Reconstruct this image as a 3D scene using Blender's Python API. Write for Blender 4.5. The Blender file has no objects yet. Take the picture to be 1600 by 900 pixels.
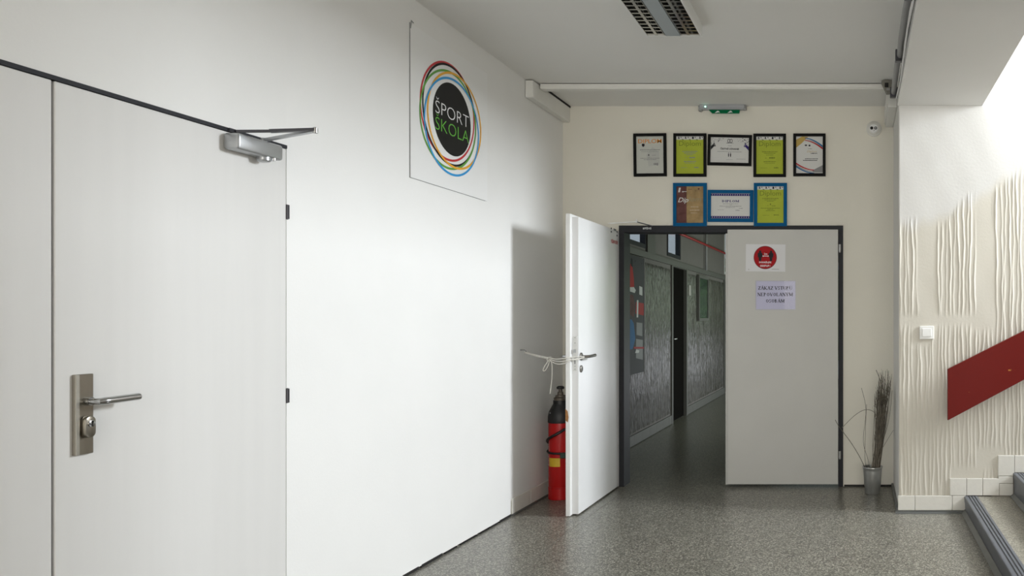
import bpy, bmesh, math, random
import numpy as np
from mathutils import Matrix, Vector
random.seed(7)
PI = math.pi
S = bpy.context.scene
COL = S.collection

# ---------------------------------------------------------------- camera
cam = bpy.data.cameras.new('camera'); camo = bpy.data.objects.new('camera', cam); COL.objects.link(camo)
camo.location = (0, 0, 1.32); camo.rotation_euler = (PI/2, 0, 0)
cam.sensor_width = 36; cam.lens = 1240/1600*36
cam.shift_x = -(1340-800)/1600; cam.shift_y = (496-450)/1600
cam.clip_end = 200
S.camera = camo
# ---------------------------------------------------------------- world, daylight, rear fill, exposure
w = bpy.data.worlds.new('overcast_sky'); S.world = w; w.use_nodes = True
bg = w.node_tree.nodes['Background']; bg.inputs[0].default_value = (.80, .87, 1, 1); bg.inputs[1].default_value = .62
S.view_settings.view_transform = 'Standard'; S.view_settings.look = 'None'
S.view_settings.gamma = 1; S.view_settings.use_curve_mapping = False
S.view_settings.exposure = 0.0
def area(name, loc, rot, sx, sy, power, col):
    l = bpy.data.lights.new(name, 'AREA'); l.shape = 'RECTANGLE'; l.size = sx; l.size_y = sy
    l.energy = power; l.color = col
    o = bpy.data.objects.new(name, l); COL.objects.link(o); o.location = loc; o.rotation_euler = rot
    return o
area('stairwell_window_daylight', (4.56, 4.72, 3.45), (0, PI/2, 0), 1.3, 1.0, 415, (.90, .95, 1))
area('rear_fill_light', (0.6, -3.9, 1.45), (PI/2, 0, 0), 4.2, 2.3, 158, (1, .95, .86))  # fill lamp added behind the camera to lift the ambient light
area('corridor_window_daylight', (.075, 11.8, .52), (0, PI/2, 0), .75, 6.2, 36, (.93, .95, 1))
area('corridor_window_foliage_light', (.075, 11.8, 1.6), (0, PI/2, 0), 1.1, 6.2, 22, (.80, 1, .66))

# ---------------------------------------------------------------- materials
def mat(name, col, rough=.5, metal=0, noise=0, nscale=8, bump=0, bscale=60, spec=None, stretch=None, emit=0, coat=0):
    m = bpy.data.materials.new(name); m.use_nodes = True
    nt = m.node_tree; b = nt.nodes['Principled BSDF']
    b.inputs['Base Color'].default_value = (*col, 1); b.inputs['Roughness'].default_value = rough
    b.inputs['Metallic'].default_value = metal
    if coat: b.inputs['Coat Weight'].default_value = coat; b.inputs['Coat Roughness'].default_value = .08
    if spec is not None: b.inputs['Specular IOR Level'].default_value = spec
    if emit: b.inputs['Emission Color'].default_value = (*col, 1); b.inputs['Emission Strength'].default_value = emit
    tc = nt.nodes.new('ShaderNodeTexCoord'); mp = nt.nodes.new('ShaderNodeMapping')
    nt.links.new(tc.outputs['Object'], mp.inputs[0])
    if stretch: mp.inputs['Scale'].default_value = stretch
    if noise:
        n = nt.nodes.new('ShaderNodeTexNoise'); n.inputs['Scale'].default_value = nscale; n.inputs['Detail'].default_value = 5
        nt.links.new(mp.outputs[0], n.inputs['Vector'])
        mr = nt.nodes.new('ShaderNodeMapRange'); nt.links.new(n.outputs[0], mr.inputs[0])
        mr.inputs[1].default_value = .3; mr.inputs[2].default_value = .7
        mr.inputs[3].default_value = 1-noise; mr.inputs[4].default_value = 1+noise*.4
        mx = nt.nodes.new('ShaderNodeVectorMath'); mx.operation = 'SCALE'; mx.inputs[0].default_value = col
        nt.links.new(mr.outputs[0], mx.inputs['Scale']); nt.links.new(mx.outputs[0], b.inputs['Base Color'])
    if bump:
        n2 = nt.nodes.new('ShaderNodeTexNoise'); n2.inputs['Scale'].default_value = bscale; n2.inputs['Detail'].default_value = 4
        nt.links.new(mp.outputs[0], n2.inputs['Vector'])
        bp = nt.nodes.new('ShaderNodeBump'); bp.inputs['Strength'].default_value = bump; bp.inputs['Distance'].default_value = .01
        nt.links.new(n2.outputs[0], bp.inputs['Height']); nt.links.new(bp.outputs[0], b.inputs['Normal'])
    return m
M = {}
M['wall'] = mat('white_wall_paint', (.86, .855, .835), .75, bump=.05, bscale=90, noise=.02, nscale=2)
M['wallback'] = mat('cream_wall_paint', (.84, .81, .72), .8, bump=.06, bscale=70, noise=.03, nscale=2)
M['ceil'] = mat('ceiling_paint', (.84, .83, .80), .85, bump=.04, bscale=50, noise=.02, nscale=1.5)
M['pier'] = mat('smooth_white_plaster', (.73, .72, .695), .7, bump=.10, bscale=5, noise=.02, nscale=4)
M['trim'] = mat('painted_tile', (.80, .78, .72), .45, bump=.1, bscale=40, noise=.05, nscale=9)
M['grout'] = mat('tile_grout', (.36, .33, .29), .9)
M['cove'] = mat('grey_vinyl_coving', (.135, .14, .135), .4, noise=.15, nscale=6)
M['door'] = mat('white_door_laminate', (.74, .73, .71), .42, noise=.02, nscale=3, stretch=(6, 6, .3))
M['doorface'] = mat('fire_door_paint', (.82, .82, .82), .38, noise=.015, nscale=3)
M['doorgrey'] = mat('pale_grey_door_paint', (.60, .595, .565), .45, noise=.03, nscale=3)
M['dooredge'] = mat('door_edge_paint', (.84, .84, .83), .4)
M['frame'] = mat('anthracite_steel_frame', (.030, .031, .037), .5, noise=.1, nscale=12, spec=.2)
M['gap'] = mat('dark_gap', (.015, .014, .013), .8)
M['steel'] = mat('brushed_steel', (.36, .33, .28), .28, 1, noise=.12, nscale=20, stretch=(1, 1, .1))
M['chrome'] = mat('satin_steel', (.52, .52, .52), .2, 1)
M['steeldark'] = mat('dark_satin_steel', (.20, .19, .17), .38, .85)
M['silver'] = mat('silver_closer_paint', (.44, .45, .46), .34, .7)
M['darkmetal'] = mat('dark_metal', (.09, .09, .1), .35, .8)
M['black'] = mat('black_plastic', (.012, .012, .013), .45)
M['red'] = mat('extinguisher_red', (.50, .012, .012), .28, noise=.08, nscale=9)
M['yellow'] = mat('yellow_label', (.72, .48, .03), .5, noise=.1, nscale=30)
M['white'] = mat('white_print', (.85, .85, .85), .5)
M['bin'] = mat('galvanised_sheet', (.62, .63, .62), .38, .85, noise=.25, nscale=14, stretch=(1, 1, .3))
M['twig'] = mat('dry_twig', (.15, .13, .10), .85, noise=.4, nscale=30)
M['twiglight'] = mat('pale_dry_twig', (.30, .27, .22), .85, noise=.4, nscale=30)
M['cord'] = mat('white_cotton_cord', (.80, .78, .72), .9, bump=.5, bscale=900)
M['trunk'] = mat('white_cable_trunking', (.80, .79, .75), .5, noise=.02)
M['conduit'] = mat('grey_conduit', (.33, .33, .33), .5)
M['switch'] = mat('white_switch_plastic', (.86, .86, .84), .3)
M['louver'] = mat('polished_louver', (.62, .62, .60), .2, 1)
M['lampbody'] = mat('lamp_enamel', (.80, .80, .78), .4)
M['lamppanel'] = mat('grey_blue_lamp_panel', (.40, .44, .46), .45)
M['lampdark'] = mat('lamp_interior', (.06, .06, .06), .5)
M['fblack'] = mat('black_frame_lacquer', (.006, .006, .006), .6, spec=.15)
M['fblue'] = mat('blue_frame_lacquer', (.0, .105, .27), .6, noise=.08, nscale=9, spec=.15)
M['paper'] = mat('certificate_paper', (.70, .70, .68), .6)
M['paperwhite'] = mat('white_paper', (.76, .76, .78), .5)
M['papergrey'] = mat('grey_green_certificate_paper', (.60, .61, .56), .6)
M['green'] = mat('lime_green_paper', (.46, .53, .06), .55, noise=.06, nscale=14)
M['olive'] = mat('olive_ink', (.20, .24, .04), .6)
M['ink'] = mat('dark_ink', (.03, .03, .035), .6)
M['inkgrey'] = mat('grey_ink', (.26, .26, .26), .6)
M['navy'] = mat('navy_ink', (.045, .03, .17), .6)
M['orange'] = mat('orange_ink', (.78, .28, .03), .5)
M['redink'] = mat('red_ink', (.50, .015, .02), .5)
M['redprint'] = mat('dark_red_ink', (.42, .01, .015), .45)
M['blueink'] = mat('blue_ink', (.02, .14, .34), .5)
M['gold'] = mat('gold_ink', (.52, .36, .08), .5)
M['ringred'] = mat('ring_red', (.55, .02, .03), .4)
M['ringblack'] = mat('ring_black', (.015, .015, .015), .4)
M['ringgreen'] = mat('ring_green', (.12, .36, .05), .4)
M['ringorange'] = mat('ring_orange', (.85, .42, .03), .4)
M['ringblue'] = mat('ring_blue', (.02, .33, .72), .4)
M['textgreen'] = mat('lettering_green', (.13, .50, .05), .4)
M['brown'] = mat('brown_print', (.16, .07, .065), .6, noise=.35, nscale=20)
M['sand'] = mat('sandy_print', (.42, .29, .14), .6, noise=.3, nscale=18)
M['signboard'] = mat('white_sign_board', (.87, .87, .86), .45)
M['redboard'] = None
M['wood'] = mat('bare_chipboard', (.42, .20, .07), .8, noise=.3, nscale=60)
M['led'] = mat('green_led', (.35, 1, .7), .4, emit=9)
M['signgreen'] = mat('green_exit_acrylic', (.0, .16, .06), .3)
M['nosing'] = mat('blue_grey_vinyl', (.115, .125, .145), .38, noise=.1, nscale=10)
M['groove'] = mat('groove_dark', (.02, .02, .022), .6)
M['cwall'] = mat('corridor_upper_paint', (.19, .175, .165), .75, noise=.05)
M['cdoor'] = mat('dark_doorway_shade', (.006, .005, .004), .9, spec=.05)  # near-black: darkness of an open doorway put into the colour
M['cjamb'] = mat('grey_corridor_paint', (.14, .138, .125), .5)
M['redpipe'] = mat('red_pipe_paint', (.42, .02, .02), .4)
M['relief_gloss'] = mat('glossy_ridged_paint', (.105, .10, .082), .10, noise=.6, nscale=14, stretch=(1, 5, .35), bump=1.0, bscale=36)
M['hedge'] = mat('hedge_leaves', (.13, .27, .06), .7, noise=.6, nscale=5)
M['pavement'] = mat('pale_pavement', (.65, .65, .64), .8, noise=.1)
M['board'] = mat('grey_notice_cloth', (.09, .09, .095), .6)
M['cream'] = mat('poster_cream', (.45, .43, .40), .6)

for k_ in ('redprint', 'redink', 'ink', 'navy', 'green', 'olive', 'blueink', 'brown', 'sand', 'orange', 'red', 'board', 'signgreen', 'ringblack'):
    M[k_].node_tree.nodes['Principled BSDF'].inputs['Specular IOR Level'].default_value = .3 if k_ == 'red' else .12
def speckle(name, base, dark, light, sheen=.3, amount=1.0):
    m = bpy.data.materials.new(name); m.use_nodes = True; nt = m.node_tree; b = nt.nodes['Principled BSDF']
    tc = nt.nodes.new('ShaderNodeTexCoord')
    v = nt.nodes.new('ShaderNodeTexVoronoi'); v.inputs['Scale'].default_value = 175
    nt.links.new(tc.outputs['Object'], v.inputs['Vector'])
    r = nt.nodes.new('ShaderNodeValToRGB'); r.color_ramp.interpolation = 'CONSTANT'
    e = r.color_ramp.elements; e[0].position = 0; e[0].color = (*dark, 1); e[1].position = .27; e[1].color = (*base, 1)
    e2 = r.color_ramp.elements.new(.76); e2.color = (*light, 1)
    sp = nt.nodes.new('ShaderNodeSeparateColor'); nt.links.new(v.outputs['Color'], sp.inputs[0]); nt.links.new(sp.outputs[0], r.inputs[0])
    n = nt.nodes.new('ShaderNodeTexNoise'); n.inputs['Scale'].default_value = 1.3; n.inputs['Detail'].default_value = 6
    nt.links.new(tc.outputs['Object'], n.inputs['Vector'])
    mr = nt.nodes.new('ShaderNodeMapRange'); nt.links.new(n.outputs[0], mr.inputs[0]); mr.inputs[1].default_value = .3; mr.inputs[2].default_value = .7
    mr.inputs[3].default_value = .92; mr.inputs[4].default_value = 1.05
    mx = nt.nodes.new('ShaderNodeVectorMath'); mx.operation = 'SCALE'
    nt.links.new(r.outputs[0], mx.inputs[0]); nt.links.new(mr.outputs[0], mx.inputs['Scale']); nt.links.new(mx.outputs[0], b.inputs['Base Color'])
    mr2 = nt.nodes.new('ShaderNodeMapRange'); nt.links.new(n.outputs[0], mr2.inputs[0]); mr2.inputs[3].default_value = sheen-.015; mr2.inputs[4].default_value = sheen+.02
    nt.links.new(mr2.outputs[0], b.inputs['Roughness'])
    return m
M['floor'] = speckle('speckled_vinyl_floor', (.165, .157, .130), (.075, .071, .060), (.37, .355, .30), .29)
M['tread'] = speckle('speckled_tread_vinyl', (.25, .235, .19), (.15, .14, .11), (.42, .39, .32), .35)

def red_board():
    m = mat('chipped_red_paint', (.27, .012, .008), .5, spec=.2)
    nt = m.node_tree; b = nt.nodes['Principled BSDF']
    tc = nt.nodes.new('ShaderNodeTexCoord')
    n = nt.nodes.new('ShaderNodeTexNoise'); n.inputs['Scale'].default_value = 14; n.inputs['Detail'].default_value = 8; n.inputs['Roughness'].default_value = .7
    mp = nt.nodes.new('ShaderNodeMapping'); mp.inputs['Scale'].default_value = (.8, 1, 1.6)
    nt.links.new(tc.outputs['Object'], mp.inputs[0]); nt.links.new(mp.outputs[0], n.inputs['Vector'])
    r = nt.nodes.new('ShaderNodeValToRGB'); r.color_ramp.interpolation = 'CONSTANT'
    r.color_ramp.elements[0].color = (.16, .007, .004, 1); r.color_ramp.elements[1].position = .675; r.color_ramp.elements[1].color = (.55, .24, .05, 1)
    nt.links.new(n.outputs[0], r.inputs[0]); nt.links.new(r.outputs[0], b.inputs['Base Color'])
    return m
M['redboard'] = red_board()
def relief_mat():
    m = mat('ridged_cream_plaster', (.84, .80, .72), .6, bump=.06, bscale=60)
    nt = m.node_tree; b = nt.nodes['Principled BSDF']
    a = nt.nodes.new('ShaderNodeAttribute'); a.attribute_name = 'paint'
    mx = nt.nodes.new('ShaderNodeMix'); mx.data_type = 'RGBA'
    mx.inputs[6].default_value = (.69, .655, .575, 1); mx.inputs[7].default_value = (.73, .72, .695, 1)
    nt.links.new(a.outputs['Fac'], mx.inputs[0]); nt.links.new(mx.outputs[2], b.inputs['Base Color'])
    return m
M['relief'] = relief_mat()
def glass(name, tint=(.93, .97, .96), gl=.6):
    m = bpy.data.materials.new(name); m.use_nodes = True; nt = m.node_tree; nt.nodes.clear()
    o = nt.nodes.new('ShaderNodeOutputMaterial'); t = nt.nodes.new('ShaderNodeBsdfTransparent'); g = nt.nodes.new('ShaderNodeBsdfGlossy')
    lw = nt.nodes.new('ShaderNodeLayerWeight'); pw = nt.nodes.new('ShaderNodeMath'); pw.operation = 'POWER'; pw.inputs[1].default_value = 4; nt.links.new(lw.outputs['Facing'], pw.inputs[0])
    f = nt.nodes.new('ShaderNodeMath'); f.operation = 'MULTIPLY_ADD'; f.inputs[1].default_value = gl; f.inputs[2].default_value = .04*gl/.6; nt.links.new(pw.outputs[0], f.inputs[0]); mx = nt.nodes.new('ShaderNodeMixShader')
    t.inputs[0].default_value = (*tint, 1); g.inputs['Roughness'].default_value = .02
    nt.links.new(f.outputs[0], mx.inputs[0]); nt.links.new(t.outputs[0], mx.inputs[1]); nt.links.new(g.outputs[0], mx.inputs[2]); nt.links.new(mx.outputs[0], o.inputs[0])
    return m
M['glass'] = glass('window_glass')
M['sleeve'] = glass('clear_plastic_sleeve', (.95, .95, .99), .12)

# ---------------------------------------------------------------- helpers
class MB:
    def __init__(s, mtx=None): s.bm = bmesh.new(); s.m = mtx or Matrix.Identity(4)
    def v(s, p): return s.bm.verts.new(s.m @ Vector(p))
    def box(s, x0, x1, y0, y1, z0, z1):
        vs = [s.v(p) for p in ((x0,y0,z0),(x1,y0,z0),(x1,y1,z0),(x0,y1,z0),(x0,y0,z1),(x1,y0,z1),(x1,y1,z1),(x0,y1,z1))]
        for f in ((0,3,2,1),(4,5,6,7),(0,1,5,4),(1,2,6,5),(2,3,7,6),(3,0,4,7)): s.bm.faces.new([vs[i] for i in f])
        return s
    def prism(s, pts, d, axis):      # closed 2-D outline (list of 3-D points) swept by vector d
        d = Vector(d); a = [s.v(p) for p in pts]; b = [s.v(Vector(p)+d) for p in pts]; n = len(pts)
        s.bm.faces.new(a); s.bm.faces.new(b[::-1])
        for i in range(n): s.bm.faces.new((a[i], a[(i+1) % n], b[(i+1) % n], b[i]))
        return s
    def poly(s, pts): s.bm.faces.new([s.v(p) for p in pts]); return s
    def rect(s, a0, a1, b0, b1, d=0): return s.poly([(a0,b0,d),(a1,b0,d),(a1,b1,d),(a0,b1,d)])
    def disc(s, c, r, d=0, n=40, ry=None):
        return s.poly([(c[0]+r*math.cos(2*PI*i/n), c[1]+(ry or r)*math.sin(2*PI*i/n), d) for i in range(n)])
    def ring(s, c, rx, ry, wd, d=0, n=72, rot=0):
        A = []; B = []
        for i in range(n):
            t = 2*PI*i/n
            for L, k in ((A, wd/2), (B, -wd/2)):
                x = (rx+k)*math.cos(t); y = (ry+k)*math.sin(t)
                L.append(s.v((c[0]+x*math.cos(rot)-y*math.sin(rot), c[1]+x*math.sin(rot)+y*math.cos(rot), d)))
        for i in range(n): j = (i+1) % n; s.bm.faces.new((A[i], A[j], B[j], B[i]))
        return s
    def tube(s, pts, r, n=8, cap=True):
        pts = [Vector(p) for p in pts]; rs = r if isinstance(r, (list, tuple)) else [r]*len(pts); rings = []
        up = None
        for i, p in enumerate(pts):
            t = (pts[min(i+1, len(pts)-1)] - pts[max(i-1, 0)]).normalized()
            if up is None: up = Vector((0,0,1)) if abs(t.z) < .9 else Vector((1,0,0))
            x = t.cross(up).normalized(); y = x.cross(t).normalized(); up = y
            rings.append([s.v(p + (x*math.cos(2*PI*k/n) + y*math.sin(2*PI*k/n))*rs[i]) for k in range(n)])
        for a, b in zip(rings, rings[1:]):
            for k in range(n): s.bm.faces.new((a[k], a[(k+1) % n], b[(k+1) % n], b[k]))
        if cap: s.bm.faces.new(rings[0][::-1]); s.bm.faces.new(rings[-1])
        return s
    def lathe(s, c, prof, n=32, axis='z', cap=True):
        rings = []
        for r, h in prof:
            R = []
            for k in range(n):
                a = 2*PI*k/n; u, q = r*math.cos(a), r*math.sin(a)
                p = {'z': (c[0]+u, c[1]+q, c[2]+h), 'x': (c[0]+h, c[1]+u, c[2]+q), 'y': (c[0]+q, c[1]+h, c[2]+u)}[axis]
                R.append(s.v(p))
            rings.append(R)
        for a, b in zip(rings, rings[1:]):
            for k in range(n): s.bm.faces.new((a[k], a[(k+1) % n], b[(k+1) % n], b[k]))
        if cap: s.bm.faces.new(rings[0][::-1]); s.bm.faces.new(rings[-1])
        return s
    def bevel(s, w, seg=2):
        bmesh.ops.recalc_face_normals(s.bm, faces=s.bm.faces)
        ed = [e for e in s.bm.edges if len(e.link_faces) == 2 and e.calc_face_angle(0) > .6]
        bmesh.ops.bevel(s.bm, geom=ed, offset=w, segments=seg, affect='EDGES', profile=.5); return s
W0 = {}
def wloc(o):
    return W0[o.name] if o is not None else Vector((0,0,0))
SPLIT = {'pattern_band','figure_print','crest_print','nosing_groove','louvre_rail','white_pictogram','screw_hole','bracket_hole','grout_bed'}
STUFF = {'small_print','confetti_print','band_letters','pattern_mark','label_outline','floor_gap','fixing_shoe','hand_print','logo_mark'}
def obj(name, mb, material, parent=None, smooth=False, recalc=True, kind=None, flip=None):
    bm = mb.bm
    if name in STUFF: kind = 'stuff'
    if name in SPLIT:
        seen = set(); groups = []
        bm.verts.ensure_lookup_table(); bm.verts.index_update()
        for v in bm.verts:
            if v.index in seen: continue
            st_ = [v]; isl = set()
            while st_:
                q = st_.pop()
                if q.index in isl: continue
                isl.add(q.index); st_ += [e.other_vert(q) for e in q.link_edges]
            seen |= isl; groups.append(isl)
        if len(groups) > 1:
            res = None
            for g_ in groups:
                m2_ = MB(); mp_ = {i: m2_.bm.verts.new(bm.verts[i].co) for i in sorted(g_)}
                for f_ in bm.faces:
                    if f_.verts[0].index in g_: m2_.bm.faces.new([mp_[q.index] for q in f_.verts])
                SPLIT.discard(name); res = obj(name, m2_, material, parent, smooth, recalc, kind); SPLIT.add(name)
            bm.free(); return res
    if recalc: bmesh.ops.recalc_face_normals(bm, faces=bm.faces)
    xs = [v.co for v in bm.verts]
    lo = Vector([min(c[i] for c in xs) for i in range(3)]); hi = Vector([max(c[i] for c in xs) for i in range(3)])
    org = Vector(((lo.x+hi.x)/2, (lo.y+hi.y)/2, lo.z))
    bmesh.ops.translate(bm, verts=bm.verts, vec=-org)
    me = bpy.data.meshes.new(name); bm.to_mesh(me); bm.free()
    me.materials.append(material)
    if smooth:
        for p in me.polygons: p.use_smooth = True
        if smooth is not True: me.set_sharp_from_angle(angle=smooth)
    o = bpy.data.objects.new(name, me); COL.objects.link(o)
    o.location = org - wloc(parent)
    if parent is not None: o.parent = parent
    W0[o.name] = org
    if kind: o['kind'] = kind
    return o
def struct(name, mb, material, parent=None, **k):
    o = obj(name, mb, material, parent, **k)
    if parent is None: o['kind'] = 'structure'
    return o
def empty(name, loc, label=None, cat=None, group=None, kind=None):
    o = bpy.data.objects.new(name, None); COL.objects.link(o); o.location = loc; o.empty_display_size = .05
    W0[o.name] = Vector(loc)
    if label: o['label'] = label; o['category'] = cat
    if group: o['group'] = group
    if kind: o['kind'] = kind
    return o
def tag(o, label, cat, group=None):
    o['label'] = label; o['category'] = cat
    if group: o['group'] = group
    return o
def plane_mtx(origin, u, v):
    u = Vector(u).normalized(); v = Vector(v).normalized(); n = u.cross(v)
    m = Matrix.Identity(4)
    for i, c in enumerate((u, v, n)):
        for j in range(3): m[j][i] = c[j]
    m.translation = Vector(origin); return m
def back_plane(x, y, z, tilt=0):      # faces the camera side (-Y)
    return plane_mtx((x, y, z), (math.cos(tilt), 0, math.sin(tilt)), (-math.sin(tilt), 0, math.cos(tilt)))
def left_plane(x, y, z):              # on the left wall, faces +X
    return plane_mtx((x, y, z), (0,1,0), (0,0,1))
def text_mb(mtx, body, cx, cy, width, height, d=.0012, bold=0, shear=0, mb=None, slab=False):
    c = bpy.data.curves.new('t', 'FONT'); c.body = body; c.resolution_u = 3; c.offset = bold; c.shear = shear
    to = bpy.data.objects.new('t', c); COL.objects.link(to)
    dg = bpy.context.evaluated_depsgraph_get(); me = bpy.data.meshes.new_from_object(to.evaluated_get(dg))
    bpy.data.objects.remove(to)
    co = [v.co.copy() for v in me.vertices]
    x0, x1 = min(p.x for p in co), max(p.x for p in co); y0, y1 = min(p.y for p in co), max(p.y for p in co)
    mb = mb or MB(mtx)
    vs = [mb.v(((p.x-(x0+x1)/2)/(x1-x0)*width+cx, (p.y-(y0+y1)/2)/(y1-y0)*height+cy, d)) for p in co]
    for p in me.polygons:
        try: mb.bm.faces.new([vs[i] for i in p.vertices])
        except ValueError: pass
    bpy.data.meshes.remove(me); return mb
def X(px, Y): return (px-1340)*Y/1240
def Z(py, Y): return 1.32-(py-496)*Y/1240
XL = -2.3        # left wall plane
YB = 6.2         # back wall plane
YR = 5.38        # pier / stair wall plane
HC = 2.97        # ceiling

# ---------------------------------------------------------------- floor and shell
fl = struct('floor', MB().box(XL-.3, 4.7, -4.2, 17.2, -.08, 0), M['floor'])
M['seam'] = mat('floor_seam', (.20, .195, .165), .4)
for sx in (-1.78, .292):
    obj('floor_seam', MB().box(sx-.002, sx+.002, -4, YR-.16 if sx > 0 else 6.1, 0, .0012), M['seam'], fl)
# left wall, with openings for nothing: the double door lies flush in it
wl = MB().box(XL-.25, XL-.02, -4.2, 6.2, 0, HC)
wl = struct('wall_left', wl, M['wall'])
# thick painted lining boards of the left wall (stop just short of the corner)
lin = MB(); lin.box(XL-.02, XL, 3.1965, 5.262, .012, HC)
obj('wall_lining', lin, M['wall'], wl)
lin = MB(); lin.box(XL-.02, XL, -4.2, 3.1965, 2.0125, HC); lin.box(XL-.02, XL, -4.2, 1.33, .006, 2.0125)
obj('wall_lining', lin, M['wall'], wl)
lin = MB(); lin.box(XL-.02, XL-.003, 5.262, 6.2, .1, HC); obj('wall_lining', lin, M['wall'], wl)
# rough lower edge of the lining
g = MB()
random.seed(3)
y = 3.3
while y < 5.24:
    d = random.uniform(.1, .3); h = random.choice([.004, .008, .012, .016])
    g.box(XL-.019, XL+.0006, y, min(y+d, 5.26), 0, h); y += d+random.uniform(.0, .05)
obj('floor_gap', g, M['gap'], wl)

wb = MB(); wb.box(XL-.02, -1.86, YB, 6.35, 0, HC); wb.box(-1.86, -.115, YB, 6.35, 2.035, HC); wb.box(-.115, .30, YB, 6.35, 0, HC)
wb = struct('wall_back', wb, M['wallback'])
# stair-side pier and wall
wr = struct('wall_right', MB().box(.28, 4.7, YR, 6.35, 0, 5.4), M['pier'])
# ceiling of the hall and the lowered slab edge above the stairs
ce = struct('ceiling', MB().box(XL-.25, .27, -4.2, 6.35, HC, 3.3), M['ceil'])
struct('trim_1', MB().box(.27, .846, -4.2, YR+.0, 2.756, 3.9), M['ceil'])
struct('ceiling_stairwell', MB().box(.8, 4.9, -4.2, 5.5, 5.4, 5.6), M['ceil'])
# far right wall with the stairwell window
we = MB(); we.box(4.6, 4.85, -4.2, 4.25, 0, 5.4); we.box(4.6, 4.85, 5.35, 5.5, 0, 5.4); we.box(4.6, 4.85, 4.25, 5.35, 0, 2.85); we.box(4.6, 4.85, 4.25, 5.35, 4.25, 5.4)
struct('wall_stairwell', we, M['wall'])
wf = MB(); wf.box(XL-.25, -1.5, -4.2, -4.0, 0, 5.4); wf.box(2.7, 4.9, -4.2, -4.0, 0, 5.4); wf.box(-1.5, 2.7, -4.2, -4.0, 2.6, 5.4)
struct('wall_light_blocker', MB().box(1.2, 4.6, 3.28, 3.48, 0, 5.4), mat('grey_brown_blocker_paint', (.30, .28, .25), .7))  # unseen wall added to shade the left wall; dark to limit bounce
struct('wall_front', wf, M['wall'])
def window(name, o, mtx, wd, ht, nx, ny, t=.05, dep=.06):
    r = empty(name, o, kind='structure'); f = MB(mtx)
    f.box(0, wd, 0, t, -dep/2, dep/2); f.box(0, wd, ht-t, ht, -dep/2, dep/2)
    for i in range(nx+1): x = i*(wd-t)/nx; f.box(x, x+t, t, ht-t, -dep/2, dep/2)
    for j in range(1, ny): z = j*(ht-t)/ny; f.box(0, wd, z, z+t, -dep/2+.003, dep/2-.003)
    obj('window_frame', f, M['dooredge'] if name != 'window_3' and name != 'window_4' else M['frame'], r)
    cw, ch = (wd-t)/nx, (ht-t)/ny
    for i in range(nx):
        for j in range(ny):
            obj('window_pane', MB(mtx).box(i*cw+t, (i+1)*cw, j*ch+t, (j+1)*ch, -.004, .004), M['glass'], r)
    return r
window('window_1', (4.7, 4.8, 2.85), plane_mtx((4.7, 4.25, 2.85), (0,1,0), (0,0,1)), 1.1, 1.4, 2, 1)
window('window_2', (.6, -4.1, 0), plane_mtx((-1.5, -4.1, 0), (1,0,0), (0,0,1)), 4.2, 2.6, 4, 1)  # unseen rear glazing, added to go with the fill lamp

# ---------------------------------------------------------------- near double door in the left wall
d1 = empty('door_1', (XL, 2.27, 0), kind='structure')
fr = MB(); fr.box(XL-.02, XL+.003, 1.33, 3.196, 1.9995, 2.0125); fr.box(XL-.02, XL-.004, 1.33, 1.345, 0, 1.9995)
fr.box(XL-.02, XL-.016, 1.34, 3.196, 0, 1.9995)
obj('door_frame', fr, M['frame'], d1)
lf = obj('door_leaf', MB().box(XL-.016, XL, 2.2745, 3.1945, .008, 1.9975).bevel(.002, 1), M['door'], d1)
obj('door_leaf', MB().box(XL-.016, XL, 1.35, 2.2655, .008, 1.9975).bevel(.002, 1), M['door'], d1)
for z in (1.745, .985+.02, .09):
    h = MB(); h.tube([(XL+.004, 3.198, z-.028), (XL+.004, 3.198, z+.028)], .006, 10)
    h.box(XL-.004, XL+.002, 3.193, 3.204, z-.03, z+.03)
    h2 = obj('hinge', h, M['darkmetal'], d1)
# lock plate, two-tone strip, lever, cylinder
Zp0, Zp1 = .915, 1.152
lp = obj('lock_plate', MB().box(XL, XL+.012, 2.322, 2.377, Zp0, Zp1).bevel(.0015, 1), M['steel'], d1)
obj('plate_strip', MB().box(XL+.0115, XL+.0150, 2.3225, 2.331, Zp0+.001, Zp1-.001), mat('light_steel', (.52, .50, .45), .35, .9), lp)
lv = MB(); zc = 1.071
lv.tube([(XL+.010, 2.352, zc), (XL+.03, 2.352, zc)], .0125, 16)
lv.tube([(XL+.012, 2.352, zc), (XL+.048, 2.352, zc), (XL+.055, 2.3535, zc), (XL+.059, 2.360, zc+.0002), (XL+.060, 2.372, zc+.0005), (XL+.060, 2.472, zc+.003)], [.009, .009, .010, .0108, .011, .011], 14)
obj('lever_handle', lv, M['chrome'], lp, smooth=.6)
cy = MB(); nn = 24; pts = []
for i in range(nn):
    a = 2*PI*i/nn; pts.append((XL+.012, 2.352+.0165*math.cos(a), .996+.016*math.copysign(1, math.sin(a))*(1 if abs(math.sin(a)) > .01 else 0)+.0165*math.sin(a)))
cy.prism(pts, (.017, 0, 0), 'x').bevel(.004, 2)
obj('lock_cylinder', cy, M['steel'], lp, smooth=.7)
ky = MB(); ky.lathe((XL+.0285, 2.352, 1.006), [(.0105, 0), (.0105, .003), (.0085, .004)], 20, 'x')
obj('cylinder_face', ky, M['chrome'], lp, smooth=.5)
ky = MB(); ky.box(XL+.032, XL+.0336, 2.3505, 2.3535, .997, 1.014); ky.lathe((XL+.032, 2.352, 1.011), [(.003, 0), (.003, .0016)], 10, 'x')
obj('keyhole', ky, M['gap'], lp)
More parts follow.
